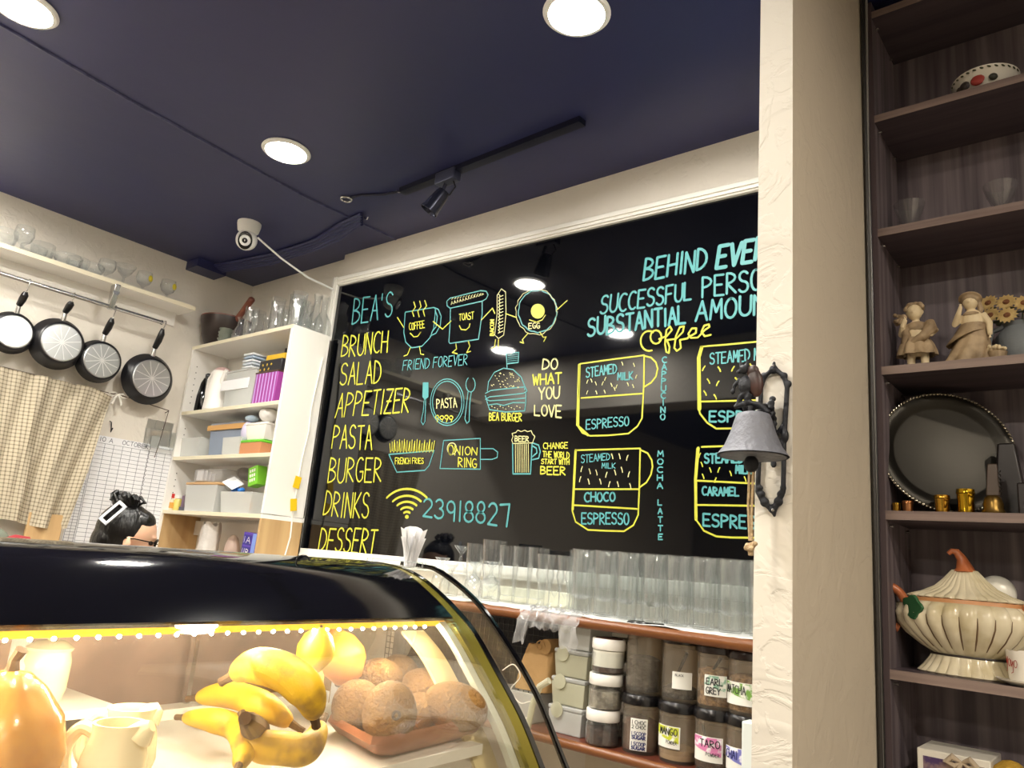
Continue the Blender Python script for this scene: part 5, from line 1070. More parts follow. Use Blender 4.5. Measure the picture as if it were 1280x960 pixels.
# end frame: gold strip with black lining, then clear fin with a dark rim
def strip(name, P, a0, a1, d0, d1, mat, par=None):
    o0, o1 = off(P, d0), off(P, d1); g = G(); n = len(P); vs = []
    for a in (a0, a1):
        for Q in (o0, o1): vs += [L3(a, *q) for q in Q]
    fs = []
    for i in range(n-1):
        A, B, C_, D_ = i, n+i, 2*n+i, 3*n+i
        fs += [(A, A+1, B+1, B), (C_, D_, D_+1, C_+1), (B, B+1, D_+1, D_), (A, C_, C_+1, A+1)]
    for i in (0, n-1): fs.append((i, n+i, 3*n+i, 2*n+i))
    g.add(vs, fs); return build(name, g, mat, par or case, ang=40)
strip('end_frame', pd, A0-.028, A0, -.014, .004, m_gold)
strip('end_frame_lining', pd, A0, A0+.010, -.016, .005, m_blackgl)
strip('glass_edge_seal', pd[cut-6:], A0-.042, A0-.029, -.010, -.002, M('seal_grey', '#b9bdb0', .5))
n = len(pd); fin = off(pd, .006)
base = [(p[0], max(-.62, -.47)) for p in (pd[-1], pd[0])]
poly = [L3(A0+.012, *p) for p in pd]+[L3(A0+.012, -.45, -.55), L3(A0+.012, -.93, -.55)]
build('end_glass', G().prism(poly, D1*.005), m_sheet, case, smooth=False)
finp = dense([(-.86, -.020), (-.815, -.0215), (-.7785, -.027), (-.7065, -.062), (-.646, -.1125), (-.590, -.171), (-.548, -.234), (-.50, -.312), (-.47, -.38), (-.455, -.44)])
pol = [L3(A0+.05, *p) for p in finp]; inn = [L3(A0+.05, *p) for p in off(finp, -.03)]
g = G(); vs = []; m_ = len(finp)
g.sheet([pol, inn], .004); build('outer_glass_fin', g, m_sheet, case, smooth=False)
strip('fin_dark_edge', finp, A0+.047, A0+.053, -.003, .003, m_blackgl)
build('inner_curved_strip', G().sheet([[L3(a, *p) for p in off(pd[cut-3:-6], -.045)] for a in (A0-.055, A0-.012)], .004), M('cream_strip', '#e8d6a4', .4), case)  # curved cream strip set just inside the end frame
# LED strip under the band
lb_, lc_ = bk[0]+.0, bk[1]
build('led_channel', G().prism([L3(AL, lb_-.003, lc_+.001), L3(AL, lb_-.0005, lc_-.0035), L3(AL, lb_-.009, lc_-.0075), L3(AL, lb_-.012, lc_-.003)], D1*(A0-.03-AL)), m_ledstrip, case)
dg = G().ell((0, 0, 0), (.0032, .0032, .0025), None, 8, 6)
first = None; nled = 0; a = AL+.02
while a < A0-.05:
    q = L3(a, lb_-.004, lc_-.0075)
    if first is None: first = build('led_diode', G().ell(q, (.0019, .0019, .0016), None, 8, 6), m_led, case); q0 = q
    else: o = first.copy(); COL.objects.link(o); o.location = CM4.inverted() @ q - CM4.inverted() @ q0
    a += .0185
# inside: shelf, back doors, floor, bottom body
SHC = -.2226
m_shelf = M('white_shelf_panel', '#f2f0ea', .3)
o = build('shelf', G().prism([L3(AL, -.60, SHC), L3(AL, -.90, SHC), L3(AL, -.90, SHC-.012), L3(AL, -.60, SHC-.012)], D1*(A0-.045-AL)), m_shelf, case)
build('rear_ledge', G().prism([L3(AL, -.90, SHC+.012), L3(AL, -.93, SHC+.012), L3(AL, -.93, SHC-.02), L3(AL, -.90, SHC-.02)], D1*(A0-.03-AL)), m_shelf, case)
m_inner = M('brushed_inner_panel', '#b9a096', .35, metal=.5, var=(9, '#94807a'), bump=(6, .2))  # blotchy second tone stands in for reflections in the doors
for a0, a1, k in ((AL, .14, 0), (.12, A0-.03, 1)):
    build('sliding_door', G().prism([L3(a0, -.932-.006*k, -.034), L3(a0, -.936-.006*k, -.034), L3(a0, -.936-.006*k, -.47), L3(a0, -.932-.006*k, -.47)], D1*(a1-a0)), m_inner, case)
build('lower_deck', G().prism([L3(AL, -.46, -.46), L3(AL, -.935, -.46), L3(AL, -.935, -.475), L3(AL, -.46, -.475)], D1*(A0-.02-AL)), M('steel_deck', '#9a938c', .3, metal=.8), case)
build('base_cabinet', G().prism([L3(AL, -.45, -.476), L3(AL, -.94, -.476), L3(AL, -.94, -CH+.002), L3(AL, -.45, -CH+.002)], D1*(A0-AL)), M('case_body', '#2a2622', .4), case)
build('end_upright', G().prism([L3(A0-.045, -.93, -.03), L3(A0-.012, -.93, -.03), L3(A0-.012, -.93, -.46), L3(A0-.045, -.93, -.46)], D2*.012), M('amber_profile', '#b5883a', .35, metal=.5), case)
p0, p1 = dep(34, 783, .80), dep(18, 850, .80)
build('shelf_bracket', G().prism([dep(22, 783, .78), dep(46, 783, .78), dep(27, 850, .74), dep(8, 850, .74)], D2*-.006), m_white, case)
build('inner_divider', G().prism([L3(A0-.25, -.93, -.05), L3(A0-.244, -.93, -.05), L3(A0-.244, -.93, -.22), L3(A0-.25, -.93, -.22)], D2*.01), m_steel, case)
build('end_foot_left', G().prism([L3(AL, -.45, -.02), L3(AL, -.94, -.02), L3(AL, -.94, -.476), L3(AL, -.45, -.476)], D1*.006), m_sheet, case)
def onshelf(px, py, c=SHC+.001):          # point of the shelf plane seen at a pixel
    v = ray(px, py); return CAM + v*(c/(v.dot(D3)))
def incase(px, py, h):                    # centre of a thing whose middle is h above the shelf
    return onshelf(px, py, SHC+h)
# kiwi tray
t = thing('kiwi_tray', 'square terracotta-coloured tray holding seven kiwis in the display case', 'tray', onshelf(500, 900))
zt = .022
cs = [incase(*p, zt) for p in ((408, 897), (470, 931), (614, 898))]; cs.append(cs[0]+cs[2]-cs[1])
cen = sum(cs, V())/4
rows = []
for k, h in ((.62, -.020), (.66, -.021), (.88, -.012), (1.0, 0), (1.0, .003), (.93, -.001)):
    ring = []
    for e in range(4):
        a_, b_ = cs[e], cs[(e+1) % 4]
        for q in range(7):
            s_ = .08+.84*q/6; p = a_.lerp(b_, s_); ring.append(cen+(p-cen)*k+V((0, 0, h)))
    ring.append(ring[0]); rows.append(ring)
g = G().sheet(rows, -.003); g.add([p for p in rows[0][:-1]], [tuple(range(28))])
build('tray', g, M('terracotta_glaze', '#8a5237', .3, var=(12, '#a56a48')), t, ang=60)
m_kiwi = M('kiwi_skin', '#7a5420', .8, var=(30, '#9a7030'), bump=(260, .7)); m_kend = M('kiwi_end', '#4a3018', .9, bump=(120, 1))
kw = [(487, 892, .042, 38, 1.0, 1.05, 'roundest kiwi at the front centre of the tray'), (569, 883, .040, 36, 1.2, .82, 'kiwi at the right end of the tray'), (446, 882, .040, 34, 1.05, .95, 'kiwi at the left of the tray beside the bananas'),
      (534, 861, .046, 31, 1.15, .8, 'kiwi behind, between the front and the right one'), (475, 845, .060, 28, 1.1, .78, 'kiwi at the back with its stem end turned up'), (498, 842, .055, 25, 1.05, .95, 'rearmost kiwi, behind the stem-up one'), (524, 890, .030, 24, 1.0, 1.0, 'small kiwi tucked between the front and the right ones')]
for px, py, h, rp, ax, az, lb in kw:
    c = incase(px, py, h); r = rp*pxm(c)*.97; t = thing('kiwi', 'brown fuzzy '+lb, 'kiwi', c-V((0, 0, r*az)), 'kiwis on the tray')
    ang_ = {0: 150, 1: 30, 2: 170, 3: 40, 4: 80, 5: 60, 6: 0}[kw.index((px, py, h, rp, ax, az, lb))]
    M3 = rotm('Z', ang_) @ rotm('Y', 8)
    build('fruit', G().ell(c, (r*ax, r*.92, r*az), M3, 28, 20), m_kiwi, t); e_ = c+M3 @ V((-r*ax*.96, 0, 0)); build('stem_end', G().lathe([(.0, -.002), (.006, -.001), (.005, .002), (.002, .001), (0, .001)], 12, e_, frame3(e_-c)), m_kend, t)
# bananas
m_ban = M('ripe_banana_skin', '#d8ac1e', .5, var=(26, '#94702a', .50, .66), bump=(14, .45)); m_bend = M('banana_tip', '#5a4022', .8)
t = thing('banana_bunch', 'bunch of four thick ripe bananas with brown spots in the display case', 'bananas', onshelf(330, 905))
def banana(pts, rad, label=None, tips=(0, 1)):
    P = [V(p) for p in pts]; m = []
    for i in range(len(P)-1):
        for j in range(5):
            s = j/5; p0, p1, p2, p3 = P[max(i-1, 0)], P[i], P[i+1], P[min(i+2, len(P)-1)]
            m.append(.5*((2*p1)+(-p0+p2)*s+(2*p0-5*p1+4*p2-p3)*s*s+(-p0+3*p1-3*p2+p3)*s**3))
    m.append(P[-1]); n = len(m); rs = [rad*(.28+.72*min(1, (min(i, n-1-i)/(n*.28)))**.6) for i in range(n)]
    g = G().tube(m, rs, 6)
    b = build('banana', g, m_ban, t, ang=60, label=label); s = b.modifiers.new('round', 'SUBSURF'); s.levels = s.render_levels = 2
    for e, q in ((0, m[1]), (-1, m[-2])):
        d = (m[e]-q).normalized(); build('stem' if e == 0 else 'tip', G().tube([m[e]-d*.004, m[e]+d*.008, m[e]+d*.014], [rad*.28, rad*.2, rad*.22], 8), m_bend, b)
I = incase
banana([I(290, 845, .085), I(318, 832, .098), I(355, 840, .100), I(385, 866, .085), I(393, 895, .062)], .0215, 'topmost banana with a brown bruised end')
banana([I(246, 872, .045), I(285, 868, .055), I(325, 880, .060), I(365, 905, .045)], .0165, 'middle banana')
banana([I(230, 897, .032), I(265, 900, .038), I(295, 910, .034), I(306, 935, .026), I(298, 958, .020)], .0150, 'front left banana curving down')
banana([I(308, 905, .045), I(322, 930, .030), I(352, 935, .028), I(385, 935, .030), I(402, 905, .045)], .0185, 'lowest banana, greenish at its right end')
build('crown', G().tube([I(306, 898, .065), I(314, 906, .052), I(322, 915, .035)], [.006, .011, .013], 8), m_bend, t)
# bright yellow fruits behind
for px, py, h, rp, cm, lb, dr in ((395, 812, .105, 24, '#f0d02a', 'bright yellow lemon standing behind the bananas', 20), (428, 822, .085, 29, '#e8973a', 'orange mango behind the bananas, left of the kiwis', -25), (380, 850, .07, 25, '#e4b83a', 'yellow lemon half hidden behind the top banana', 0)):
    c = incase(px, py, h); r = rp*pxm(c); t = thing(lb.split()[1 if 'bright' not in lb and 'half' not in lb else (2 if 'bright' in lb else 1)], lb, 'fruit', c-V((0, 0, r*1.15)))
    M3 = rotm('Y', dr) @ rotm('X', 12); build('fruit', G().lathe([(0, -1.2*r), (r*.55, -1.0*r), (r*.95, -.35*r), (r*.98, .1*r), (r*.75, .7*r), (r*.35, 1.1*r), (r*.16, 1.28*r), (0, 1.32*r)], 24, c, M3), M('skin_'+cm[1:], cm, .45, bump=(60, .15)), t, ang=60)
    build('stem_scar', G().ell(c+M3 @ V((0, 0, r*1.32)), (.003, .003, .002), None, 8, 6), m_bend, t)
# jugs
m_cer = M('cream_ceramic', '#f0e2bf', .25)
def jug(px, py, H_, wpx, label, hd, cat='jug'):      # placed by the centre of its mouth
    c = incase(px, py, H_); z0 = c-D3*H_; R_ = wpx/2*pxm(c)/.78; t = thing('milk_jug', label, cat, z0, 'cream milk jugs')
    build('body', G().lathe([(0, 0), (R_*.72, 0), (R_*.82, .004), (R_*1.0, H_*.32), (R_*.92, H_*.62), (R_*.74, H_*.88), (R_*.78, H_), (R_*.68, H_), (R_*.65, H_*.88), (R_*.84, H_*.6), (R_*.9, H_*.32), (0, .008)], 34, z0), m_cer, t, ang=60)
    s_ = -hd; build('spout', G().tube([z0+s_*R_*.62+V((0, 0, H_*.86)), z0+s_*R_*.80+V((0, 0, H_*.95)), z0+s_*R_*.96+V((0, 0, H_*.995))], [.012, .009, .005], 10), m_cer, t)
    build('handle', G().tube(smooth_path([z0+hd*R_*.7+V((0, 0, H_*.85)), z0+hd*R_*1.15+V((0, 0, H_*.90)), z0+hd*R_*1.5+V((0, 0, H_*.70)), z0+hd*R_*1.45+V((0, 0, H_*.42)), z0+hd*R_*.95+V((0, 0, H_*.2))]), .0055, 10), m_cer, t)
hl = V((-DR.x, -DR.y, 0)).normalized()
jug(150, 903, .066, 64, 'nearer cream ceramic milk jug with its handle to the left', hl)
jug(165, 884, .064, 58, 'farther cream ceramic milk jug behind the nearer one', (hl*.3+V((.1, -1, 0))*.4).normalized()*.9)
def backpoint(px, py, b): v = ray(px, py); return CAM+v*(b/v.dot(D2))
def incframe(P): q = P-CAM; return q.dot(D1), q.dot(D2), q.dot(D3)
PC = -.176; a_r = incframe(backpoint(150, 876, -.79))[0]; tp = thing('raised_tray', 'low white raised tray behind the milk jugs in the display case', 'tray', L3(a_r-.3, -.85, SHC+.001))
build('top', G().prism([L3(AL+.02, -.79, PC), L3(AL+.02, -.922, PC), L3(AL+.02, -.922, PC-.008), L3(AL+.02, -.79, PC-.008)], D1*(a_r-AL-.02)), m_shelf, tp)
for aa in (AL+.04, (AL+a_r)/2, a_r-.02):
    build('foot', G().prism([L3(aa, -.82, PC-.008), L3(aa, -.91, PC-.008), L3(aa, -.91, SHC+.0005), L3(aa, -.82, SHC+.0005)], D1*.012), m_steel, tp)
a_s = incframe(backpoint(57, 835, -.85))[0]; z0 = L3(a_s, -.85, PC+.0005)
t = thing('sugar_bowl', 'pale ceramic pot with a lid at the back left of the display case', 'pot', z0)
build('body', G().lathe([(0, 0), (.019, 0), (.022, .012), (.022, .038), (.019, .048), (0, .049)], 28, z0), m_cer, t); build('lid', G().lathe([(.021, .048), (.022, .051), (.013, .057), (0, .058)], 28, z0), m_cer, t)
build('knob', G().ell(z0+V((0, 0, .060)), .0045, None, 10, 8), m_cer, t)
# gourd at left, red apple
c = incase(-6, 930, .052); t = thing('gourd', 'plump golden gourd at the left edge inside the display case', 'gourd', c-V((0, 0, .058)))
build('fruit', G().lathe([(0, -.052), (.025, -.05), (.047, -.03), (.051, -.005), (.044, .022), (.028, .042), (.015, .052), (0, .055)], 36, c, ribs=(7, .06)), M('gourd_skin', '#b8742e', .22, var=(14, '#cf9a48'), bump=(16, .35), coat=.6), t, ang=60)
build('stem', G().tube([c+V((0, 0, .052)), c+V((0, 0, .062)), c+V((.004, .002, .070))], [.006, .004, .005], 8), m_bend, t)
c = incase(-4, 948, .04); t = thing('red_apple', 'dark red apple in the lower left corner inside the display case', 'apple', c-V((0, 0, .03)))
build('fruit', G().lathe([(0, -.026), (.014, -.03), (.03, -.012), (.033, .008), (.022, .027), (.008, .028), (0, .022)], 26, c), M('apple_skin', '#a8342c', .25, var=(14, '#c86a4a')), t, ang=60); build('stem', G().cyl(c+V((0, 0, .022)), c+V((.003, 0, .036)), .0015, 6), m_bend, t)
# small things seen in the lower deck
c = L3(A0-.12, -.60, -.459); t = thing('clear_cake_box', 'clear plastic box on the lower deck of the display case, right end', 'box', c)
bevel(build('box', G().prism([L3(A0-.2, -.62, -.458), L3(A0-.06, -.62, -.458), L3(A0-.06, -.52, -.458), L3(A0-.2, -.52, -.458)], D3*.07), m_film, t), .004)
bevel(build('filling', G().prism([L3(A0-.19, -.61, -.457), L3(A0-.07, -.61, -.457), L3(A0-.07, -.53, -.457), L3(A0-.19, -.53, -.457)], D3*.035), M('cake_brown', '#5a3226', .7, var=(30, '#7a4a38')), t), .004)
# napkin holder on top of the case end
p = dep(513, 703, (L3(A0, -.90, -.02)-CAM).dot(DF)); topz_ = L3(A0-.05, -.9, -.0255).z
t = thing('napkin_bunch', 'bunch of white paper napkins fanned out on top of the display case', 'napkins', (p.x, p.y, topz_))
hN = 50*pxm(p)
for k in range(7):
    a = k*PI/7+.2; g = G(); r0, r1 = .009, .021; u = V((math.cos(a), math.sin(a), 0)); w_ = V((-u.y, u.x, 0))*.0012*(k-3)
    b0 = V((p.x, p.y, topz_+.002)); 
    rows = [[b0+u*(s_*(r0+(r1-r0)*v**1.3))+w_+V((0, 0, hN*v*(.86+.14*math.cos(k*2.1+s_*1.3))))+V((-u.y, u.x, 0))*.004*math.sin(s_*4+k) for s_ in (-1, -.6, -.2, .2, .6, 1)] for v in (0, .25, .5, .75, 1)]
    build('napkin', G().sheet(rows, .0006), m_paper, t, ang=70)
c0, c1 = dep(462, 702, (p-CAM).dot(DF)), dep(530, 708, (p-CAM).dot(DF)); dx = (c1-c0).normalized(); z0 = topz_+.001
m_acr = glass('acrylic', '#f4f8f8', 1.5, .03, .12)
g = G(); q0 = V((c0.x, c0.y, z0)); q1 = V((c1.x, c1.y, z0)); s_ = V((-dx.y, dx.x, 0)).normalized()*.025
g.prism([q0-s_, q1-s_, q1+s_, q0+s_], (0, 0, .003))
for a_, b_ in ((q0-s_, q1-s_), (q0+s_, q1+s_)): g.tube([a_+V((0, 0, .009)), b_+V((0, 0, .009))], .0013, 6)
for q in (q0-s_, q0+s_, q1-s_, q1+s_): g.tube([q, q+V((0, 0, .009))], .0013, 6)
solo('acrylic_stand', g, m_acr, 'flat clear acrylic stand under the napkins on the display case', 'stand')
# magnifier-like wire loop at the corner of the board frame
q = dep(379, 701, .98); solo('wire_loop', G().tube([q+DR*.008*math.cos(a)+DU*.007*math.sin(a) for a in [PI*k/8 for k in range(9)]], .0012, 6), m_black, 'small black wire loop sticking up behind the display case', 'loop')
# ================================================================== BOOKCASE
YB0, YB1 = 1.673, 1.875; BX0, BX1 = -.423, .62
t = thing('bookcase', 'tall dark laminate bookcase with open shelves right of the pillar', 'bookcase', (.1, 1.77, 0)); bc_ = t
build('side_panel', G().box((BX0, YB0, 0), (BX0+.018, YB1+.01, CEIL-.01)), m_dark, t); build('side_panel', G().box((BX1-.018, YB0, 0), (BX1, YB1+.01, CEIL-.01)), m_dark, t)
build('back_panel', G().box((BX0+.018, YB1, 0), (BX1-.018, YB1+.01, CEIL-.01)), m_dark, t)
build('side_edge_band', G().box((BX0, YB0-.0012, 0), (BX0+.018, YB0, CEIL-.01)), M('side_edge', '#54474a', .5), t)
SH = [at(1096, y, 1, YB0).z for y in (13, 144, 287, 459, 638, 834)]; SH.append(SH[-1]-.33)
for z in SH+[.06, .4, .7]:
    o = build('shelf_board', G().box((BX0+.018, YB0, z-.018), (BX1-.018, YB1, z)), m_darkx, t); build('edge_band', G().box((BX0+.018, YB0-.0012, z-.018), (BX1-.018, YB0, z)), m_edge, o)
for z in SH[:6]:
    for yy in (YB0+.03, YB1-.04): build('shelf_pin', G().cyl((BX0+.018, yy, z-.028), (BX0+.026, yy, z-.028), .003, 8), m_steel, t)
struct('wall_dining', G().box((-.425, YB1+.012, 0), (3.0, YA, CEIL)), m_taupe)
# cables in the seam
for k, (c0, c1, r, m) in enumerate([((1077, 0), (1090, 955), .005, m_black), ((1081, 0), (1099, 955), .0035, M('grey_cable', '#8c8a86', .4)), ((1074, 0), (1084, 955), .0045, M('dark_cable', '#2a2624', .5))]):
    pts = []
    for j in range(7):
        s = j/6; px = c0[0]+(c1[0]-c0[0])*s+2*math.sin(j*2+k); py = 960*s
        yy = YB0-.012-.008*k; p = at(px, py, 1, yy); p.x = max(p.x, -.4185); pts.append(p)
    pts[0].z = CEIL-.01; pts[-1].z = .8
    solo('cable', G().tube(pts, r, 6), m, ['black cable nearest the bookcase edge in the seam beside the taupe pillar', 'light grey cable running down the front edge of the bookcase', 'dark cable closest to the taupe pillar face'][k], 'cable', 'cables beside the bookcase')
def bx(px, py, y): return at(px, py, 1, y).x
# bowl
z = SH[1]; y = 1.76; p = V((bx(1231, 95, y), y, z)); t = thing('painted_bowl', 'white bowl with red and green painted flowers on the upper shelf', 'bowl', p)
r = .066; build('bowl', G().lathe([(0, 0), (.028, 0), (.03, .006), (.05, .025), (r-.003, .052), (r, .062), (r-.004, .062), (.046, .026), (0, .010)], 34, p), M('bowl_glaze', '#e9e4d8', .25), t, ang=60)
for k in range(13): a = math.radians(200+k*12); q = p+V((.0655*math.cos(a), .0655*math.sin(a), .0565)); build('leaf_print', G().ell(q, (.0045, .0015, .0022), rotm('Z', math.degrees(a)+90) @ rotm('Y', 30), 8, 6), M('leaf_green', '#4a4c34', .5) if k == 0 else bpy.data.materials['leaf_green'], t)
for k, (a, rr, cm) in enumerate(((232, .013, '#3c3430'), (262, .014, '#b04038'), (292, .009, '#3a3a30'), (215, .010, '#4a4038'))):
    a = math.radians(a); q = p+V((.056*math.cos(a), .056*math.sin(a), .036)); build('flower_print', G().ell(q, (rr, .006, rr*.9), rotm('Z', math.degrees(a)+90), 10, 8), M('flower_print_%d' % k, cm, .5), t)
# two footed glasses
for px, py, lb in ((1137, 270, 'left footed sherbet glass on the second visible shelf'), (1251, 245, 'right footed sherbet glass on the second visible shelf')):
    z = SH[2]; y = 1.76; p = V((bx(px, py, y), y, z)); t = thing('sherbet_glass', lb, 'glass', p, 'footed glasses in the bookcase')
    build('glass', G().lathe([(0, 0), (.024, 0), (.024, .004), (.010, .010), (.013, .018), (.010, .026), (.014, .034), (.026, .062), (.033, .088), (.031, .088), (.024, .062), (.011, .038), (0, .034)], 24, p), m_glass, t)
# figurines -------------------------------------------------------------
m_fig = M('antique_bisque', '#b39c7c', .6, var=(25, '#7c684f', .4, .65), bump=(70, .2)); m_figl = M('pale_bisque', '#dcc9a4', .5)
z = SH[3]; y = 1.74; s1 = .83
p = V((bx(1148, 458, y), y, z)); t = thing('child_figurine', 'antique-cream child figurine with curly hair and knee breeches holding a bouquet', 'figurine', p)
def FP(x, yy, zz): return p+V((x, yy, zz))*1.0
k = .160/1.0
g = G()
for s in (-1, 1): g.tube([FP(s*.0135, 0, .004), FP(s*.0135, 0, .030), FP(s*.012, 0, .05)], [.0075, .0085, .010], 10); g.ell(FP(s*.014, -.006, .004), (.008, .014, .005), None, 10, 6)
g.ell(FP(-.002, 0, .056), (.026, .018, .022), None, 14, 10)
g.ell(FP(-.002, 0, .088), (.022, .016, .028), None, 14, 10); g.tube([FP(-.001, 0, .105), FP(-.001, -.001, .122)], [.008, .007], 8)
g.ell(FP(-.003, -.003, .134), (.0155, .015, .018), None, 16, 12); g.ell(FP(-.004, -.018, .132), (.003, .003, .003), None, 8, 6)
for s in (-1, 1): g.ell(FP(-.003+s*.015, -.001, .134), (.003, .004, .005), None, 8, 6)
g.tube([FP(-.020, 0, .104), FP(-.030, -.006, .085), FP(-.024, -.018, .100), FP(-.018, -.02, .114)], [.008, .0075, .006, .005], 8); g.tube([FP(.020, 0, .104), FP(.036, -.004, .088), FP(.028, -.014, .075)], [.008, .007, .005], 8)
for hx, hy, hz in ((-.018, -.02, .116), (.028, -.016, .074)):
    for q in range(4): g.tube([FP(hx, hy, hz), FP(hx+.001*q-.002, hy-.004, hz+.004-.002*q)], [.0025, .0012], 5)
b = build('body', g, m_figl, t); remesh(b, .0016, 2)
g = G(); sd = random.Random(6)
for q in range(34):
    a = sd.uniform(0, 2*PI); e = sd.uniform(.1, 1.2); g.ell(FP(-.003, 0, .138)+V((math.cos(a)*math.cos(e)*.017, abs(math.sin(a))*math.cos(e)*.016-.004, math.sin(e)*.018)), (.006, .006, .006), None, 8, 6)
o = build('curly_hair', g, m_fig, t); remesh(o, .0016, 1)
g = G(); n = 28
rows = [[FP(-.002+rr*(1+.10*math.sin(a*9))*math.cos(a)*1.25, rr*(1+.10*math.sin(a*9))*math.sin(a)*.9, zz) for a in [2*PI*i/56 for i in range(57)]] for rr, zz in ((.017, .075), (.024, .060), (.028, .045), (.0295, .036))]
build('breeches', G().sheet(rows, .002), m_fig, t, ang=70)
g = G(); g.tube([FP(.026, -.006, .108), FP(.03, -.012, .09), FP(.014, -.02, .072), FP(-.012, -.016, .060)], [.010, .014, .010, .006], 10); g.tube([FP(-.022, -.004, .104), FP(-.018, -.012, .08), FP(-.026, -.006, .05), FP(-.024, 0, .035)], [.009, .010, .007, .004], 10); g.ell(FP(0, 0, .098), (.025, .018, .016), None, 12, 8)
o = build('jacket_and_scarf', g, m_fig, t); remesh(o, .0016, 2)
g = G(); sd = random.Random(8)
for q in range(16): g.ell(FP(-.030, -.014, .118)+V((sd.uniform(-.011, .011), sd.uniform(-.006, .006), sd.uniform(-.010, .010))), .005, None, 8, 6)
o = build('bouquet', g, m_fig, t); remesh(o, .0016, 1)
y = 1.74; p = V((bx(1217, 452, y), y, z)); t = thing('girl_figurine', 'antique-cream girl figurine in a bonnet and long dress, raising one hand', 'figurine', p)
g = G(); g.ell(FP(0, -.002, .140), (.014, .014, .0165), None, 16, 12); g.ell(FP(0, -.016, .138), (.0028, .0028, .003), None, 8, 6); g.tube([FP(0, 0, .112), FP(0, 0, .13)], [.008, .007], 8); g.ell(FP(.002, 0, .10), (.021, .015, .026), None, 14, 10)
g.tube([FP(-.018, 0, .112), FP(-.029, -.008, .094), FP(-.020, -.018, .112), FP(-.015, -.018, .128)], [.0085, .007, .0055, .004], 8); g.tube([FP(.020, 0, .112), FP(.032, -.003, .09), FP(.033, -.010, .064)], [.0085, .007, .005], 8)
for hx, hy, hz in ((-.015, -.019, .128), (.033, -.011, .062)):
    for q in range(4): g.tube([FP(hx, hy, hz), FP(hx+.0018*(q-1.5), hy-.002, hz+(.006 if hz > .1 else -.006))], [.002, .0011], 5)
g.tube([FP(-.01, 0, .01), FP(-.008, 0, .06), FP(0, 0, .09)], [.02, .018, .016], 10)
g.ell(FP(-.034, -.012, .006), (.012, .009, .006), None, 10, 6)
b = build('body', g, m_figl, t); remesh(b, .0016, 2)
rows = []
for j in range(12):
    v = j/11; rr = .017+.020*v; row = []
    for i in range(73):
        a = 2*PI*i/72; q = rr*(1+.09*math.sin(a*8+v*4)*v); row.append(FP(.002-.014*v*v+q*math.cos(a)*1.15, q*math.sin(a)*.8, .090-.087*v+.004*math.cos(a*2)*v))
    rows.append(row)
build('long_skirt', G().sheet(rows, .002), m_fig, t, ang=75)
rows = []
for j in range(6):
    v = j/5; rows.append([FP(.004-.016*v+(.019+.012*v)*(1+.05*math.sin(a*6+5*v))*math.cos(a)*1.12, (.017+.010*v)*math.sin(a), .092-.030*v-.016*math.cos(a)*v*-1) for a in [2*PI*i/48 for i in range(49)]])
build('overskirt', G().sheet(rows, .002), m_fig, t, ang=75)
g = G(); g.ell(FP(0, .002, .147), (.0175, .017, .016), None, 16, 10); g.lathe([(.014, 0), (.021, .0005), (.0225, .003), (.020, .005), (.014, .006)], 26, FP(0, .001, .147), rotm('X', -28), close=True)
g.tube([FP(.014, .004, .142), FP(.018, .003, .125), FP(.016, .002, .115)], [.005, .006, .004], 8); g.ell(FP(.001, -.002, .113), (.017, .014, .007), None, 12, 8); o = build('bonnet', g, m_fig, t); remesh(o, .0015, 1)
# basket at her side
q = p+V((.043, -.006, 0)); t = thing('flower_basket_figurine', 'small cream basket of flowers beside the girl figurine', 'basket', q)
build('basket', G().lathe([(0, 0), (.012, 0), (.016, .018), (.018, .026), (.015, .026), (0, .020)], 18, q, ribs=(14, .05)), m_fig, t)
g = G(); sd = random.Random(1)
for i in range(22): a = sd.uniform(0, 6.28); rr = sd.uniform(0, .016); g.ell(q+V((rr*math.cos(a), rr*math.sin(a), .032+sd.uniform(-.003, .007))), .0042, None, 8, 6)
o = build('blossoms', g, m_figl, t); remesh(o, .0013, 1)
# vase with sunflowers
y = 1.80; q = V((bx(1276, 458, y), y, z)); t = thing('sunflower_vase', 'blue-grey sculpted vase filled with dried sunflowers, at the right edge of the photo', 'vase', q)
m_vase = M('blue_grey_stoneware', '#6f7478', .6, bump=(40, .3)); 
build('vase', G().lathe([(0, 0), (.030, 0), (.036, .01), (.044, .045), (.040, .075), (.027, .093), (.030, .102), (.026, .102), (.023, .093), (.035, .07), (0, .01)], 30, q), m_vase, t)
build('handle', G().tube([q+V((-.024, -.012, .094)), q+V((-.045, -.015, .086)), q+V((-.052, -.015, .060)), q+V((-.042, -.012, .035))], .0055, 10), m_vase, t)
rowsx = [(-.046, -.014, .124), (-.014, -.034, .113), (.016, -.026, .138), (-.016, -.016, .148), (-.050, -.002, .156), (.034, -.03, .112), (.046, -.012, .15)]
m_pet = M('sunflower_petals', '#c4a972', .7, var=(60, '#a58850')); m_cent = M('sunflower_centre', '#7c4e30', .8, bump=(200, .8)); m_leaf = M('dull_green_leaf', '#5c6450', .7)
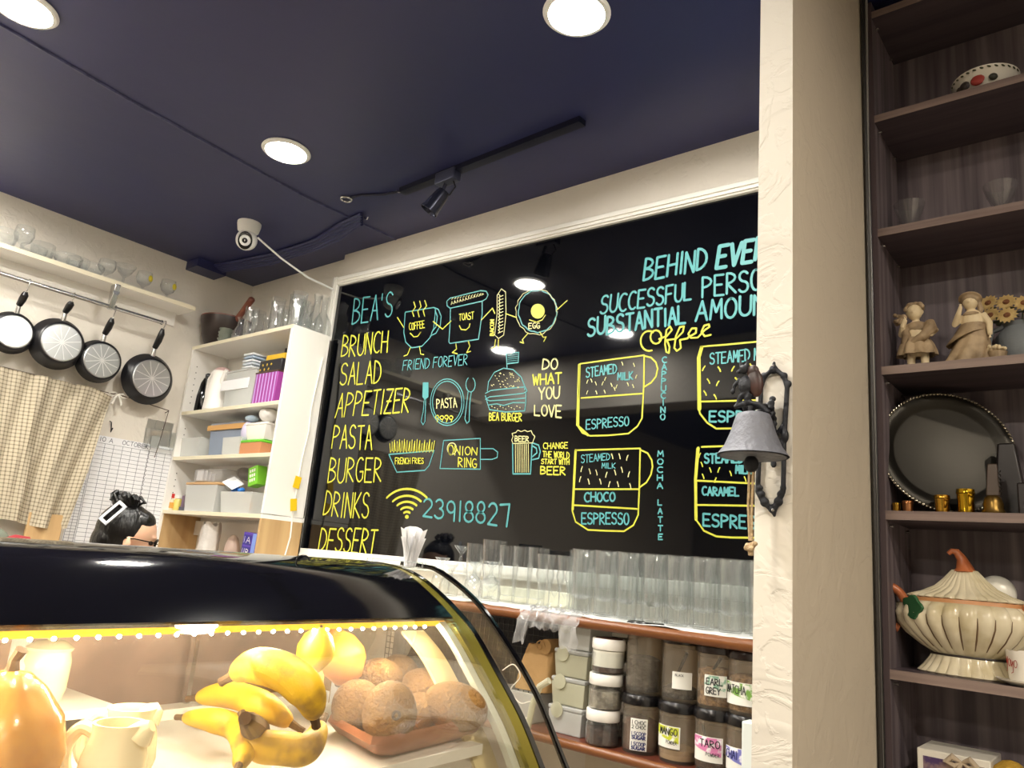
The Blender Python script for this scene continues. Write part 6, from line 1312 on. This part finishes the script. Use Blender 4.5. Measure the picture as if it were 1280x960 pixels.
for i, (dx, dy, dz) in enumerate(rowsx):
    c = q+V((dx, dy, dz)); d = V((dx*6, -1, .35)).normalized(); F3 = frame3(d); fl = build('sunflower', G().lathe([(0, .003), (.004, .0035), (.0065, .001), (.0065, -.003), (0, -.003)], 14, c, F3), m_cent, t)
    g = G()
    for k in range(14):
        a = 2*PI*k/14; u = F3 @ V((math.cos(a), math.sin(a), 0)); w_ = F3 @ V((-math.sin(a), math.cos(a), 0)); n_ = d
        P = [c+u*.005+w_*.002, c+u*.014+w_*.0042+n_*.001, c+u*.0205, c+u*.014-w_*.0042+n_*.001, c+u*.005-w_*.002]; g.prism(P, n_*-.0008)
    build('petals', g, m_pet, fl)
    build('stem', G().tube([c-d*.003, q+V((dx*.4, 0, .10)), q+V((0, 0, .06))], .0018, 6), m_leaf, fl)
g = G(); sd = random.Random(12)
for k in range(18):
    c = q+V((sd.uniform(-.045, .04), sd.uniform(-.02, .01), sd.uniform(.104, .145))); g.ell(c, (.010, .002, .006), Matrix(frame3((sd.uniform(-1, 1), -.8, sd.uniform(-.5, .5)))), 8, 6)
build('foliage', g, m_leaf, t, kind='stuff')
# platter and brass cups
z = SH[4]; y = 1.80; p = V((bx(1180, 640, 1.80), 1.80, z))
c = at(1179, 566, 1, 1.775); R_ = .131; d = V((.52, -1, .20)).normalized(); F3 = frame3(d); zc = z+R_*math.sqrt(1-d.z**2)+.004; c = V((c.x+.003, 1.775, zc))
t = thing('silver_platter', 'large round tarnished silver platter leaning against the back of the shelf', 'platter', (c.x, c.y, z))
build('dish', G().lathe([(0, 0), (R_*.74, 0), (R_*.78, .002), (R_*.86, .010), (R_*.97, .012), (R_, .010), (R_, .007), (R_*.95, .008), (R_*.85, .006), (R_*.76, -.003), (0, -.003)], 56, c, F3), m_silver, t, ang=60)
g = G()
for k in range(110):
    a = 2*PI*k/110; g.ell(c+F3 @ V((R_*.985*math.cos(a), R_*.985*math.sin(a), .012)), (.0028, .0042, .0026), F3 @ rotm('Z', math.degrees(a)+35), 6, 5)
build('rope_rim', g, M('bright_silver_rope', '#b9b2a0', .25, metal=.9), t, kind='stuff')
def cup(px, r, h, lb, mat, y=1.71, handle=True, name='brass_cup'):
    q = V((bx(px, 638, y), y, z)); t = thing(name, lb, 'cup', q, 'small brass cups')
    build('cup', G().lathe([(0, 0), (r*.85, 0), (r*.9, .002), (r*.88, h*.5), (r, h), (r*.88, h), (r*.78, h*.5), (0, .004)], 24, q), mat, t)
    build('rim_band', G().lathe([(r*.96, h*.80), (r*1.04, h*.84), (r*1.02, h*.9), (r*.98, h*.9)], 24, q), mat, t)
    if handle: build('handle', G().tube([q+V((r*.9*.5, -r*.8, h*.75)), q+V((r*.9, -r*1.3, h*.6)), q+V((r*.5, -r*.85, h*.3))], .0018, 6), mat, t)
cup(1121, .0085, .021, 'tiniest brass cup at the left of the platter shelf', m_brass, 1.72, False)
cup(1135, .0105, .024, 'plain copper-coloured cup, second from the left before the platter', M('copper', '#b07a50', .3, metal=1), 1.71, False)
cup(1178, .0145, .036, 'brass cup with a handle in front of the middle of the platter', m_brass)
cup(1208, .0165, .048, 'largest shiny brass cup before the right side of the platter', M('bright_brass', '#d8b030', .15, metal=1))
q = V((bx(1242, 638, 1.71), 1.71, z)); t = thing('brass_bell_stand', 'dark brass handbell with a flat tapering handle right of the brass cups', 'bell', q)
build('bell', G().lathe([(0, 0), (.020, 0), (.021, .004), (.017, .012), (.0175, .020), (.014, .032), (.010, .036), (0, .037)], 24, q), M('old_brass', '#7a6030', .35, metal=.9), t)
bevel(build('flat_handle', G().prism([q+V((-.011, -.003, .036)), q+V((.013, -.003, .036)), q+V((.010, -.003, .098)), q+V((-.006, -.003, .098))], (0, .006, 0)), M('dark_horn', '#4a3d34', .4), t), .002)
build('coil', G().tube([q+V((.014+.002*math.sin(k*1.6), -.006+.002*math.cos(k*1.6), .038+k*.0022)) for k in range(22)], .0009, 5), m_silver, t)
q = V((bx(1262, 640, 1.77), 1.77, z)); bevel(solo('dark_wedge', G().prism([q+V((-.026, 0, 0)), q+V((.034, 0, 0)), q+V((.016, 0, .15)), q+V((-.014, 0, .15))], (0, .025, 0)), M('black_brown_wood', '#1d1718', .4), 'tall dark tapering wooden stand behind the brass handbell', 'stand'), .004)
q = V((bx(1285, 640, 1.72), 1.72, z)); bevel(solo('dark_box', G().box(q+V((-.014, -.01, 0)), q+V((.04, .04, .062))), M('black_box', '#201a1c', .4), 'small black box at the right edge of the platter shelf', 'box'), .003)
solo('incense_stick', G().box((bx(1115, 630, 1.75)-.002, 1.75, z), (bx(1115, 630, 1.75)+.003, 1.754, z+.062)), m_cream, 'thin upright pale strip at the left end of the platter shelf', 'strip')
# tureen
z = SH[5]; y = 1.762; p = V((bx(1206, 835, y)+.008, y, z)); t = thing('pumpkin_tureen', 'ribbed cream pumpkin-shaped soup tureen with terracotta handles and stem', 'tureen', p)
m_tur = M('crackled_cream_glaze', '#ddd3b8', .22, var=(16, '#c2b48e', .45, .7), coat=.4); m_ter = M('terracotta_glazed', '#b5683f', .3); SXr = 1.52
def rib(prof, nr, amt, n=None, zo=0, sx=SXr):
    n = nr*6 if nr > 10 else 96
    vs = []; fs = []
    for r, zz, k in prof:
        for i in range(n):
            a = 2*PI*i/n; q = r*(1-amt*k+amt*k*abs(math.cos(nr*a/2))**.6); vs.append(p+V((q*math.cos(a)*sx, q*math.sin(a), zz+zo)))
    m = len(prof)
    for j in range(m-1):
        for i in range(n): fs.append((j*n+i, j*n+(i+1) % n, (j+1)*n+(i+1) % n, (j+1)*n+i))
    return G().add(vs, fs)
build('foot', rib([(.056, 0, 1), (.060, .003, 1), (.053, .014, 1), (.045, .030, .6), (.042, .038, 0), (0, .038, 0)], 24, .07), m_tur, t, ang=60)
build('foot_groove', rib([(.0435, .035, 0), (.0445, .0365, 0), (.0435, .039, 0)], 24, 0), M('dark_groove', '#2a221c', .6), t)
build('bowl', rib([(.040, .038, 0), (.054, .050, .6), (.072, .070, 1), (.085, .092, 1), (.088, .110, 1), (.083, .125, .9), (.073, .134, .4), (.064, .134, 0)], 26, .085), m_tur, t, ang=75)
g = G(); n_ = 26
for k in range(n_):
    a = 2*PI*(k+.5)/n_
    P = [p+V((r*(1-.085*kk)*math.cos(a)*SXr*1.004, r*(1-.085*kk)*math.sin(a)*1.004, zz)) for r, zz, kk in [(.0545, .050, .6), (.0728, .070, 1), (.0858, .092, 1), (.0888, .110, 1)]]; g.tube(P, [.0008, .0016, .0014, .0005], 5)
build('brown_grooves', g, M('brown_glaze_line', '#6a5238', .5), t, kind='stuff')
build('rim_band', rib([(.066, .133, 0), (.070, .134, 0), (.069, .141, 0), (.062, .141, 0)], 8, 0), M('terracotta_band', '#c08a5c', .35), t)
lid = build('lid', rib([(.064, .141, .3), (.070, .143, 1), (.067, .147, 1), (.052, .154, 1), (.036, .166, 1), (.024, .183, .7), (.015, .199, .2), (0, .200, 0)], 32, .09), m_tur, t, ang=75)
build('stem_finial', G().tube(smooth_path([p+V((0, 0, .196)), p+V((.0, 0, .205)), p+V((-.004, -.002, .222)), p+V((-.012, -.004, .234)), p+V((-.020, -.006, .235)), p+V((-.026, -.007, .229))], 1), [.021, .015, .009, .007, .0055, .004], 14), m_ter, lid)
for s in (-1, 1): build('handle', G().tube(smooth_path([p+V((s*.098, -.03, .122)), p+V((s*.112, -.038, .148)), p+V((s*.134, -.042, .158)), p+V((s*.150, -.042, .145)), p+V((s*.152, -.040, .118)), p+V((s*.138, -.034, .088)), p+V((s*.118, -.024, .076))], 4), .0085, 12), m_ter, t)
c = p+V((-.083, -.062, .120)); u = V((.78, -.62, 0)); u.normalize(); w_ = V((0, 0, 1)); nn = u.cross(w_); nn = nn if nn.y < 0 else -nn
P = []
for k in range(20):
    a = 2*PI*k/20; rr = .026*(1+.13*math.cos(5*a)); P.append(c+u*rr*math.cos(a)+w_*rr*.85*math.sin(a)-nn*.004*abs(math.cos(a)))
lf = build('leaf', G().prism(P, nn*.006), M('green_leaf_glaze', '#2c5a38', .2), t); bevel(lf, .002)
# duck
y = 1.80; c = at(1246, 741, 1, y); t = thing('ceramic_duck', 'white ceramic duck peering from behind the tureen', 'duck', (c.x+.02, y, z))
g = G(); g.ell(c, (.034, .028, .033), None, 20, 14); g.tube([c+V((.002, 0, -.012)), V((c.x+.012, y, z+.06)), V((c.x+.03, y, z+.045))], [.022, .026, .034], 16); g.ell(V((c.x+.035, y, z+.045)), (.045, .036, .044), None, 18, 12); g.ell(V((c.x+.075, y, z+.075)), (.022, .018, .012), rotm('Y', -30), 12, 8)
o = build('body', g, M('duck_white', '#e8e6dc', .25), t); remesh(o, .002, 3)
bk_ = c+V((.010, -.028, -.008)); g = G().ell(bk_, (.014, .014, .006), rotm('Z', 25) @ rotm('Y', -15), 14, 8); g.ell(bk_+V((.001, -.003, -.006)), (.011, .012, .004), rotm('Z', 25), 14, 8)
build('beak', g, M('duck_beak', '#d8b84a', .35), t); build('eye', G().ell(c+V((-.009, -.0275, .006)), (.0055, .002, .0042), None, 10, 8), m_blackgl, t)
build('grey_collar', G().tube([c+V((.024, -.016, -.022)), c+V((.036, -.010, -.03)), c+V((.05, -.004, -.024))], [.012, .014, .010], 10), M('duck_grey_blue', '#6f8088', .4), t)
# cup and saucer with red lettering
y = 1.71; q = V((bx(1282, 840, y), y, z)); t = thing('lettered_cup', 'white cup with red cursive lettering on a saucer, at the right edge of the photo', 'cup', q)
sau = build('saucer', G().lathe([(0, 0), (.024, 0), (.045, .008), (.047, .011), (.044, .011), (.022, .004), (0, .004)], 32, q), m_cer if 0 else M('white_china', '#ebe6dc', .2), t)
build('cup', G().lathe([(0, .005), (.022, .005), (.026, .012), (.029, .055), (.0295, .06), (.0275, .06), (.0265, .055), (.022, .014), (0, .012)], 30, q), bpy.data.materials['white_china'], t)
g = G(); 
def cp(u, v): a = math.radians(-75+70*u); return q+V((.0285*math.sin(a), -.0285*math.cos(a), .020+.032*v))
for l in ([(.05, .9), (.12, .55), (.25, .9), (.15, .2), (.05, .1)], arc(.38, .6, .08, .2, 0, 360, 10), [(.5, .75), (.52, .4), (.62, .7), (.6, .1), (.5, .05)], arc(.75, .55, .07, .2, 0, 360, 10)): g.ribbon([cp(*P) for P in l], V((-.6, -.8, 0)).normalized(), .0012)
build('lettering', g, M('red_script', '#a8342c', .5), t, smooth=False, label='red cursive letters')
# boxed picture at the bottom
z = SH[6]; y = 1.69
p0, p1 = at(1146, 936, 1, y), at(1238, 946, 1, y)
t = thing('gift_box', 'white window box with a photo print and bow on the lowest visible shelf', 'box', ((p0.x+p1.x)/2, 1.74, z)); hz = p0.z-z+.003
bevel(build('box', G().box((p0.x, y, z), (p1.x, y+.12, z+hz)), M('box_white', '#ddd8cc', .5), t), .002)
build('picture_print', G().box((p0.x+.010, y-.0008, z+.02), (p1.x-.010, y, z+hz-.012)), M('purple_print', '#4a3560', .3, var=(22, '#b59a86', .45, .6)), t)
c = V(((p0.x+p1.x)/2+.015, y-.008, z+hz-.010)); g = G()
for s in (-1, 1): g.tube([c, c+V((s*.014, -.004, .008)), c+V((s*.024, -.002, -.002)), c+V((s*.012, 0, -.008)), c], [.002, .006, .006, .005, .002], 10)
g.tube([c, c+V((-.012, -.002, -.03)), c+V((-.018, 0, -.05))], [.003, .006, .007], 8)
build('ribbon_bow', g, M('champagne_ribbon', '#c9b8a0', .25, metal=.3), t)
q = V((bx(1264, 965, 1.72), 1.72, z)); hh = at(1264, 950, 1, 1.72).z-z
t = thing('yellow_toy', 'yellow knitted ball-shaped ornament right of the white window box', 'ornament', q)
build('ball', G().ell(q+V((0, 0, hh/2)), (hh/2*.5, hh/2*.45, hh/2), None, 18, 12), M('mustard_knit', '#b08a2c', .8, bump=(120, .8)), t)

# ================================================================== BELL ON THE PILLAR
YP = 1.2; pl = at(968, 550, 1, YP); 
t = thing('wall_bell', 'cast-iron wall bell with animal figure and rope pull, fixed to the white pillar', 'bell', (pl.x, YP, at(968, 645, 1, YP).z))
ppx = pxm(pl)
def bpnt(px, py, dy=0): return at(px, py, 1, YP-dy) 
def plp(px, py): q = at(px, py, 1, YP-.006); return q
g = G()
Lb, Rb = 950, 979
outl = [(966, 462), (956, 470), (951, 485), (950, 550), (947, 615), (954, 628), (966, 638)]; outr = [(970, 462), (980, 470), (984, 485), (980, 550), (979, 615), (973, 628), (967, 638)]
for ol in (outl, outr): g.tube([plp(*q) for q in ol], [.0042]*len(ol), 8)
g.tube([plp(966, 463), plp(968, 452)], [.006, .002], 8); g.tube([plp(967, 636), plp(968, 646)], [.006, .002], 8)
for px, py, r in ((955, 470, 5), (980, 470, 5), (951, 480, 5), (985, 480, 5), (967, 462, 6), (952, 618, 5), (976, 618, 5), (956, 628, 6), (973, 627, 6), (966, 636, 6), (950, 610, 4), (979, 610, 4)): g.ell(plp(px, py), (r*ppx, .005, r*ppx), None, 12, 8)
g.ell(plp(981, 545), (5*ppx, .006, 9*ppx), None, 12, 8); g.ell(plp(951, 545), (4*ppx, .006, 8*ppx), None, 12, 8)
g.tube([plp(960, 562), plp(966, 575), plp(972, 562)], .003, 6); g.ell(plp(967, 580), (4*ppx, .004, 5*ppx), None, 10, 6)
g.tube([plp(951, 530), plp(966, 548), plp(981, 530)], .0045, 8); g.tube([plp(951, 560), plp(966, 540), plp(981, 562)], .004, 8)
o = build('wall_plate', g, m_iron, t); remesh(o, .0016, 1)
for py in (458, 638): build('screw', G().ell(plp(968, py)+V((0, -.007, 0)), (.0025, .002, .0025), None, 8, 6), m_steel, t)
DYB = .085
bt = at(938, 517, 1, YP-DYB); br_ = at(941, 570, 1, YP-DYB); s = pxm(bt); R0 = 43*s; hB = (bt.z-br_.z)
g = G(); a0 = plp(968, 540); g.tube([a0, a0+V((-.004, -.03, .012)), V((bt.x+.012, bt.y+.03, bt.z+.018)), V((bt.x, bt.y, bt.z+.010))], [.006, .0055, .005, .005], 10)
sp_ = a0+V((0, -.012, .012)); g.tube([sp_+V((.0, -.014*math.cos(k*.7)*(1-k*.06), .014*math.sin(k*.7)*(1-k*.06))) for k in range(12)], .0032, 6)
g.tube([plp(966, 505), plp(962, 510)+V((0, -.012, 0)), plp(958, 522)+V((-.004, -.03, 0)), plp(952, 528)+V((-.004, -.045, 0)), plp(946, 515)+V((0, -.06, .005))], [.005, .006, .005, .0045, .004], 8)
for k in range(7): g.ell(plp(968, 500+k*6)+V((0, -.008-.006*math.sin(k), 0)), (.006, .006, .005), None, 8, 6)
o = build('scroll_arm', g, m_iron, t); remesh(o, .0018, 1)
m_bell = M('grey_painted_bell', '#6e7079', .55, bump=(80, .5), metal=.1)
c = V((br_.x, br_.y, br_.z))
build('bell_cup', G().lathe([(R0, 0), (R0*.97, .002), (R0*.80, hB*.22), (R0*.63, hB*.55), (R0*.52, hB*.85), (R0*.46, hB*.97), (R0*.36, hB), (0, hB*1.0), (0, hB-.004), (R0*.33, hB-.005), (R0*.48, hB*.80), (R0*.58, hB*.5), (R0*.75, hB*.2), (R0*.93, -.001), (R0*.98, -.001)], 44, c), m_bell, t, ang=50)
build('hanger', G().cyl(V((bt.x, bt.y, c.z+hB)), V((bt.x, bt.y, bt.z+.012)), .004, 8), m_iron, t)
cl = at(939, 580, 1, YP-DYB); cp_ = build('clapper', G().ell(cl, (9*s, 9*s, 10.5*s), None, 20, 14), m_iron, t); build('clapper_rod', G().cyl(cl, V((cl.x, cl.y, c.z+hB-.004)), .002, 8), m_iron, cp_)
m_rope = M('natural_rope', '#b59c78', .85, bump=(150, .8))
r0, r1 = at(939, 590, 1, YP-DYB), at(938, 676, 1, YP-DYB)
rp = build('pull_rope', G().tube([r0+V((-.003, 0, 0)), r0.lerp(r1, .5)+V((-.004, 0, 0)), r1+V((-.001, 0, 0))], .0022, 8), m_rope, t)
build('rope_strand', G().tube([r0+V((.003, 0, 0)), r0.lerp(r1, .5)+V((.002, -.001, 0)), r1+V((.002, 0, 0))], .0022, 8), m_rope, rp)
g = G()
for k in range(5): a = k*1.3; g.ell(r1+V((.006*math.cos(a), .004*math.sin(a), -.004-.002*k)), (.0055, .005, .004), rotm('Y', 40*k), 10, 8)
g.tube([r1+V((0, 0, -.008)), r1+V((.001, 0, -.022))], [.005, .004], 8); o = build('rope_knot', g, m_rope, rp); remesh(o, .0014, 1)
# the little animal (a squirrel-like figure) sitting on the arm
m_br = M('red_brown_patina', '#4a2820', .4, var=(40, '#2c1b18')); q = at(932, 478, 1, YP-DYB)
def AP(px, py, dy=0): return at(px, py, 1, YP-DYB-dy)
g = G(); s = pxm(q)
g.ell(AP(930, 462), (6*s, 5.5*s, 6.5*s), None, 14, 10); g.ell(AP(924, 465), (4*s, 3.5*s, 3*s), None, 10, 8); g.tube([AP(926, 458), AP(925, 445)], [2.5*s, 1*s], 8); g.tube([AP(934, 458), AP(934, 447)], [2.5*s, 1*s], 8)
g.ell(AP(932, 482), (9*s, 7*s, 13*s), None, 14, 10); g.tube([AP(926, 474), AP(918, 482), AP(917, 488)], [3.5*s, 2.8*s, 2.2*s], 8); g.ell(AP(916, 490), (3.5*s, 3.5*s, 3.5*s), None, 10, 8)
g.tube([AP(934, 490), AP(926, 496), AP(922, 506)], [5*s, 4*s, 3*s], 8); g.tube([AP(938, 492), AP(934, 500), AP(931, 508)], [5*s, 4*s, 3*s], 8)
g.tube([AP(918, 509), AP(936, 503), AP(950, 506), AP(962, 516)], [3*s, 3.5*s, 3.5*s, 3*s], 8)
an = build('animal_body', g, m_iron, t); remesh(an, .0015, 2)
g = G(); g.ell(AP(944, 478, -.002), (10*s, 5.5*s, 19*s), rotm('Y', -8), 18, 14); g.ell(AP(941, 464, -.002), (8*s, 4.5*s, 8*s), None, 14, 10); build('bushy_tail', g, m_br, an, label='red-brown rounded tail')
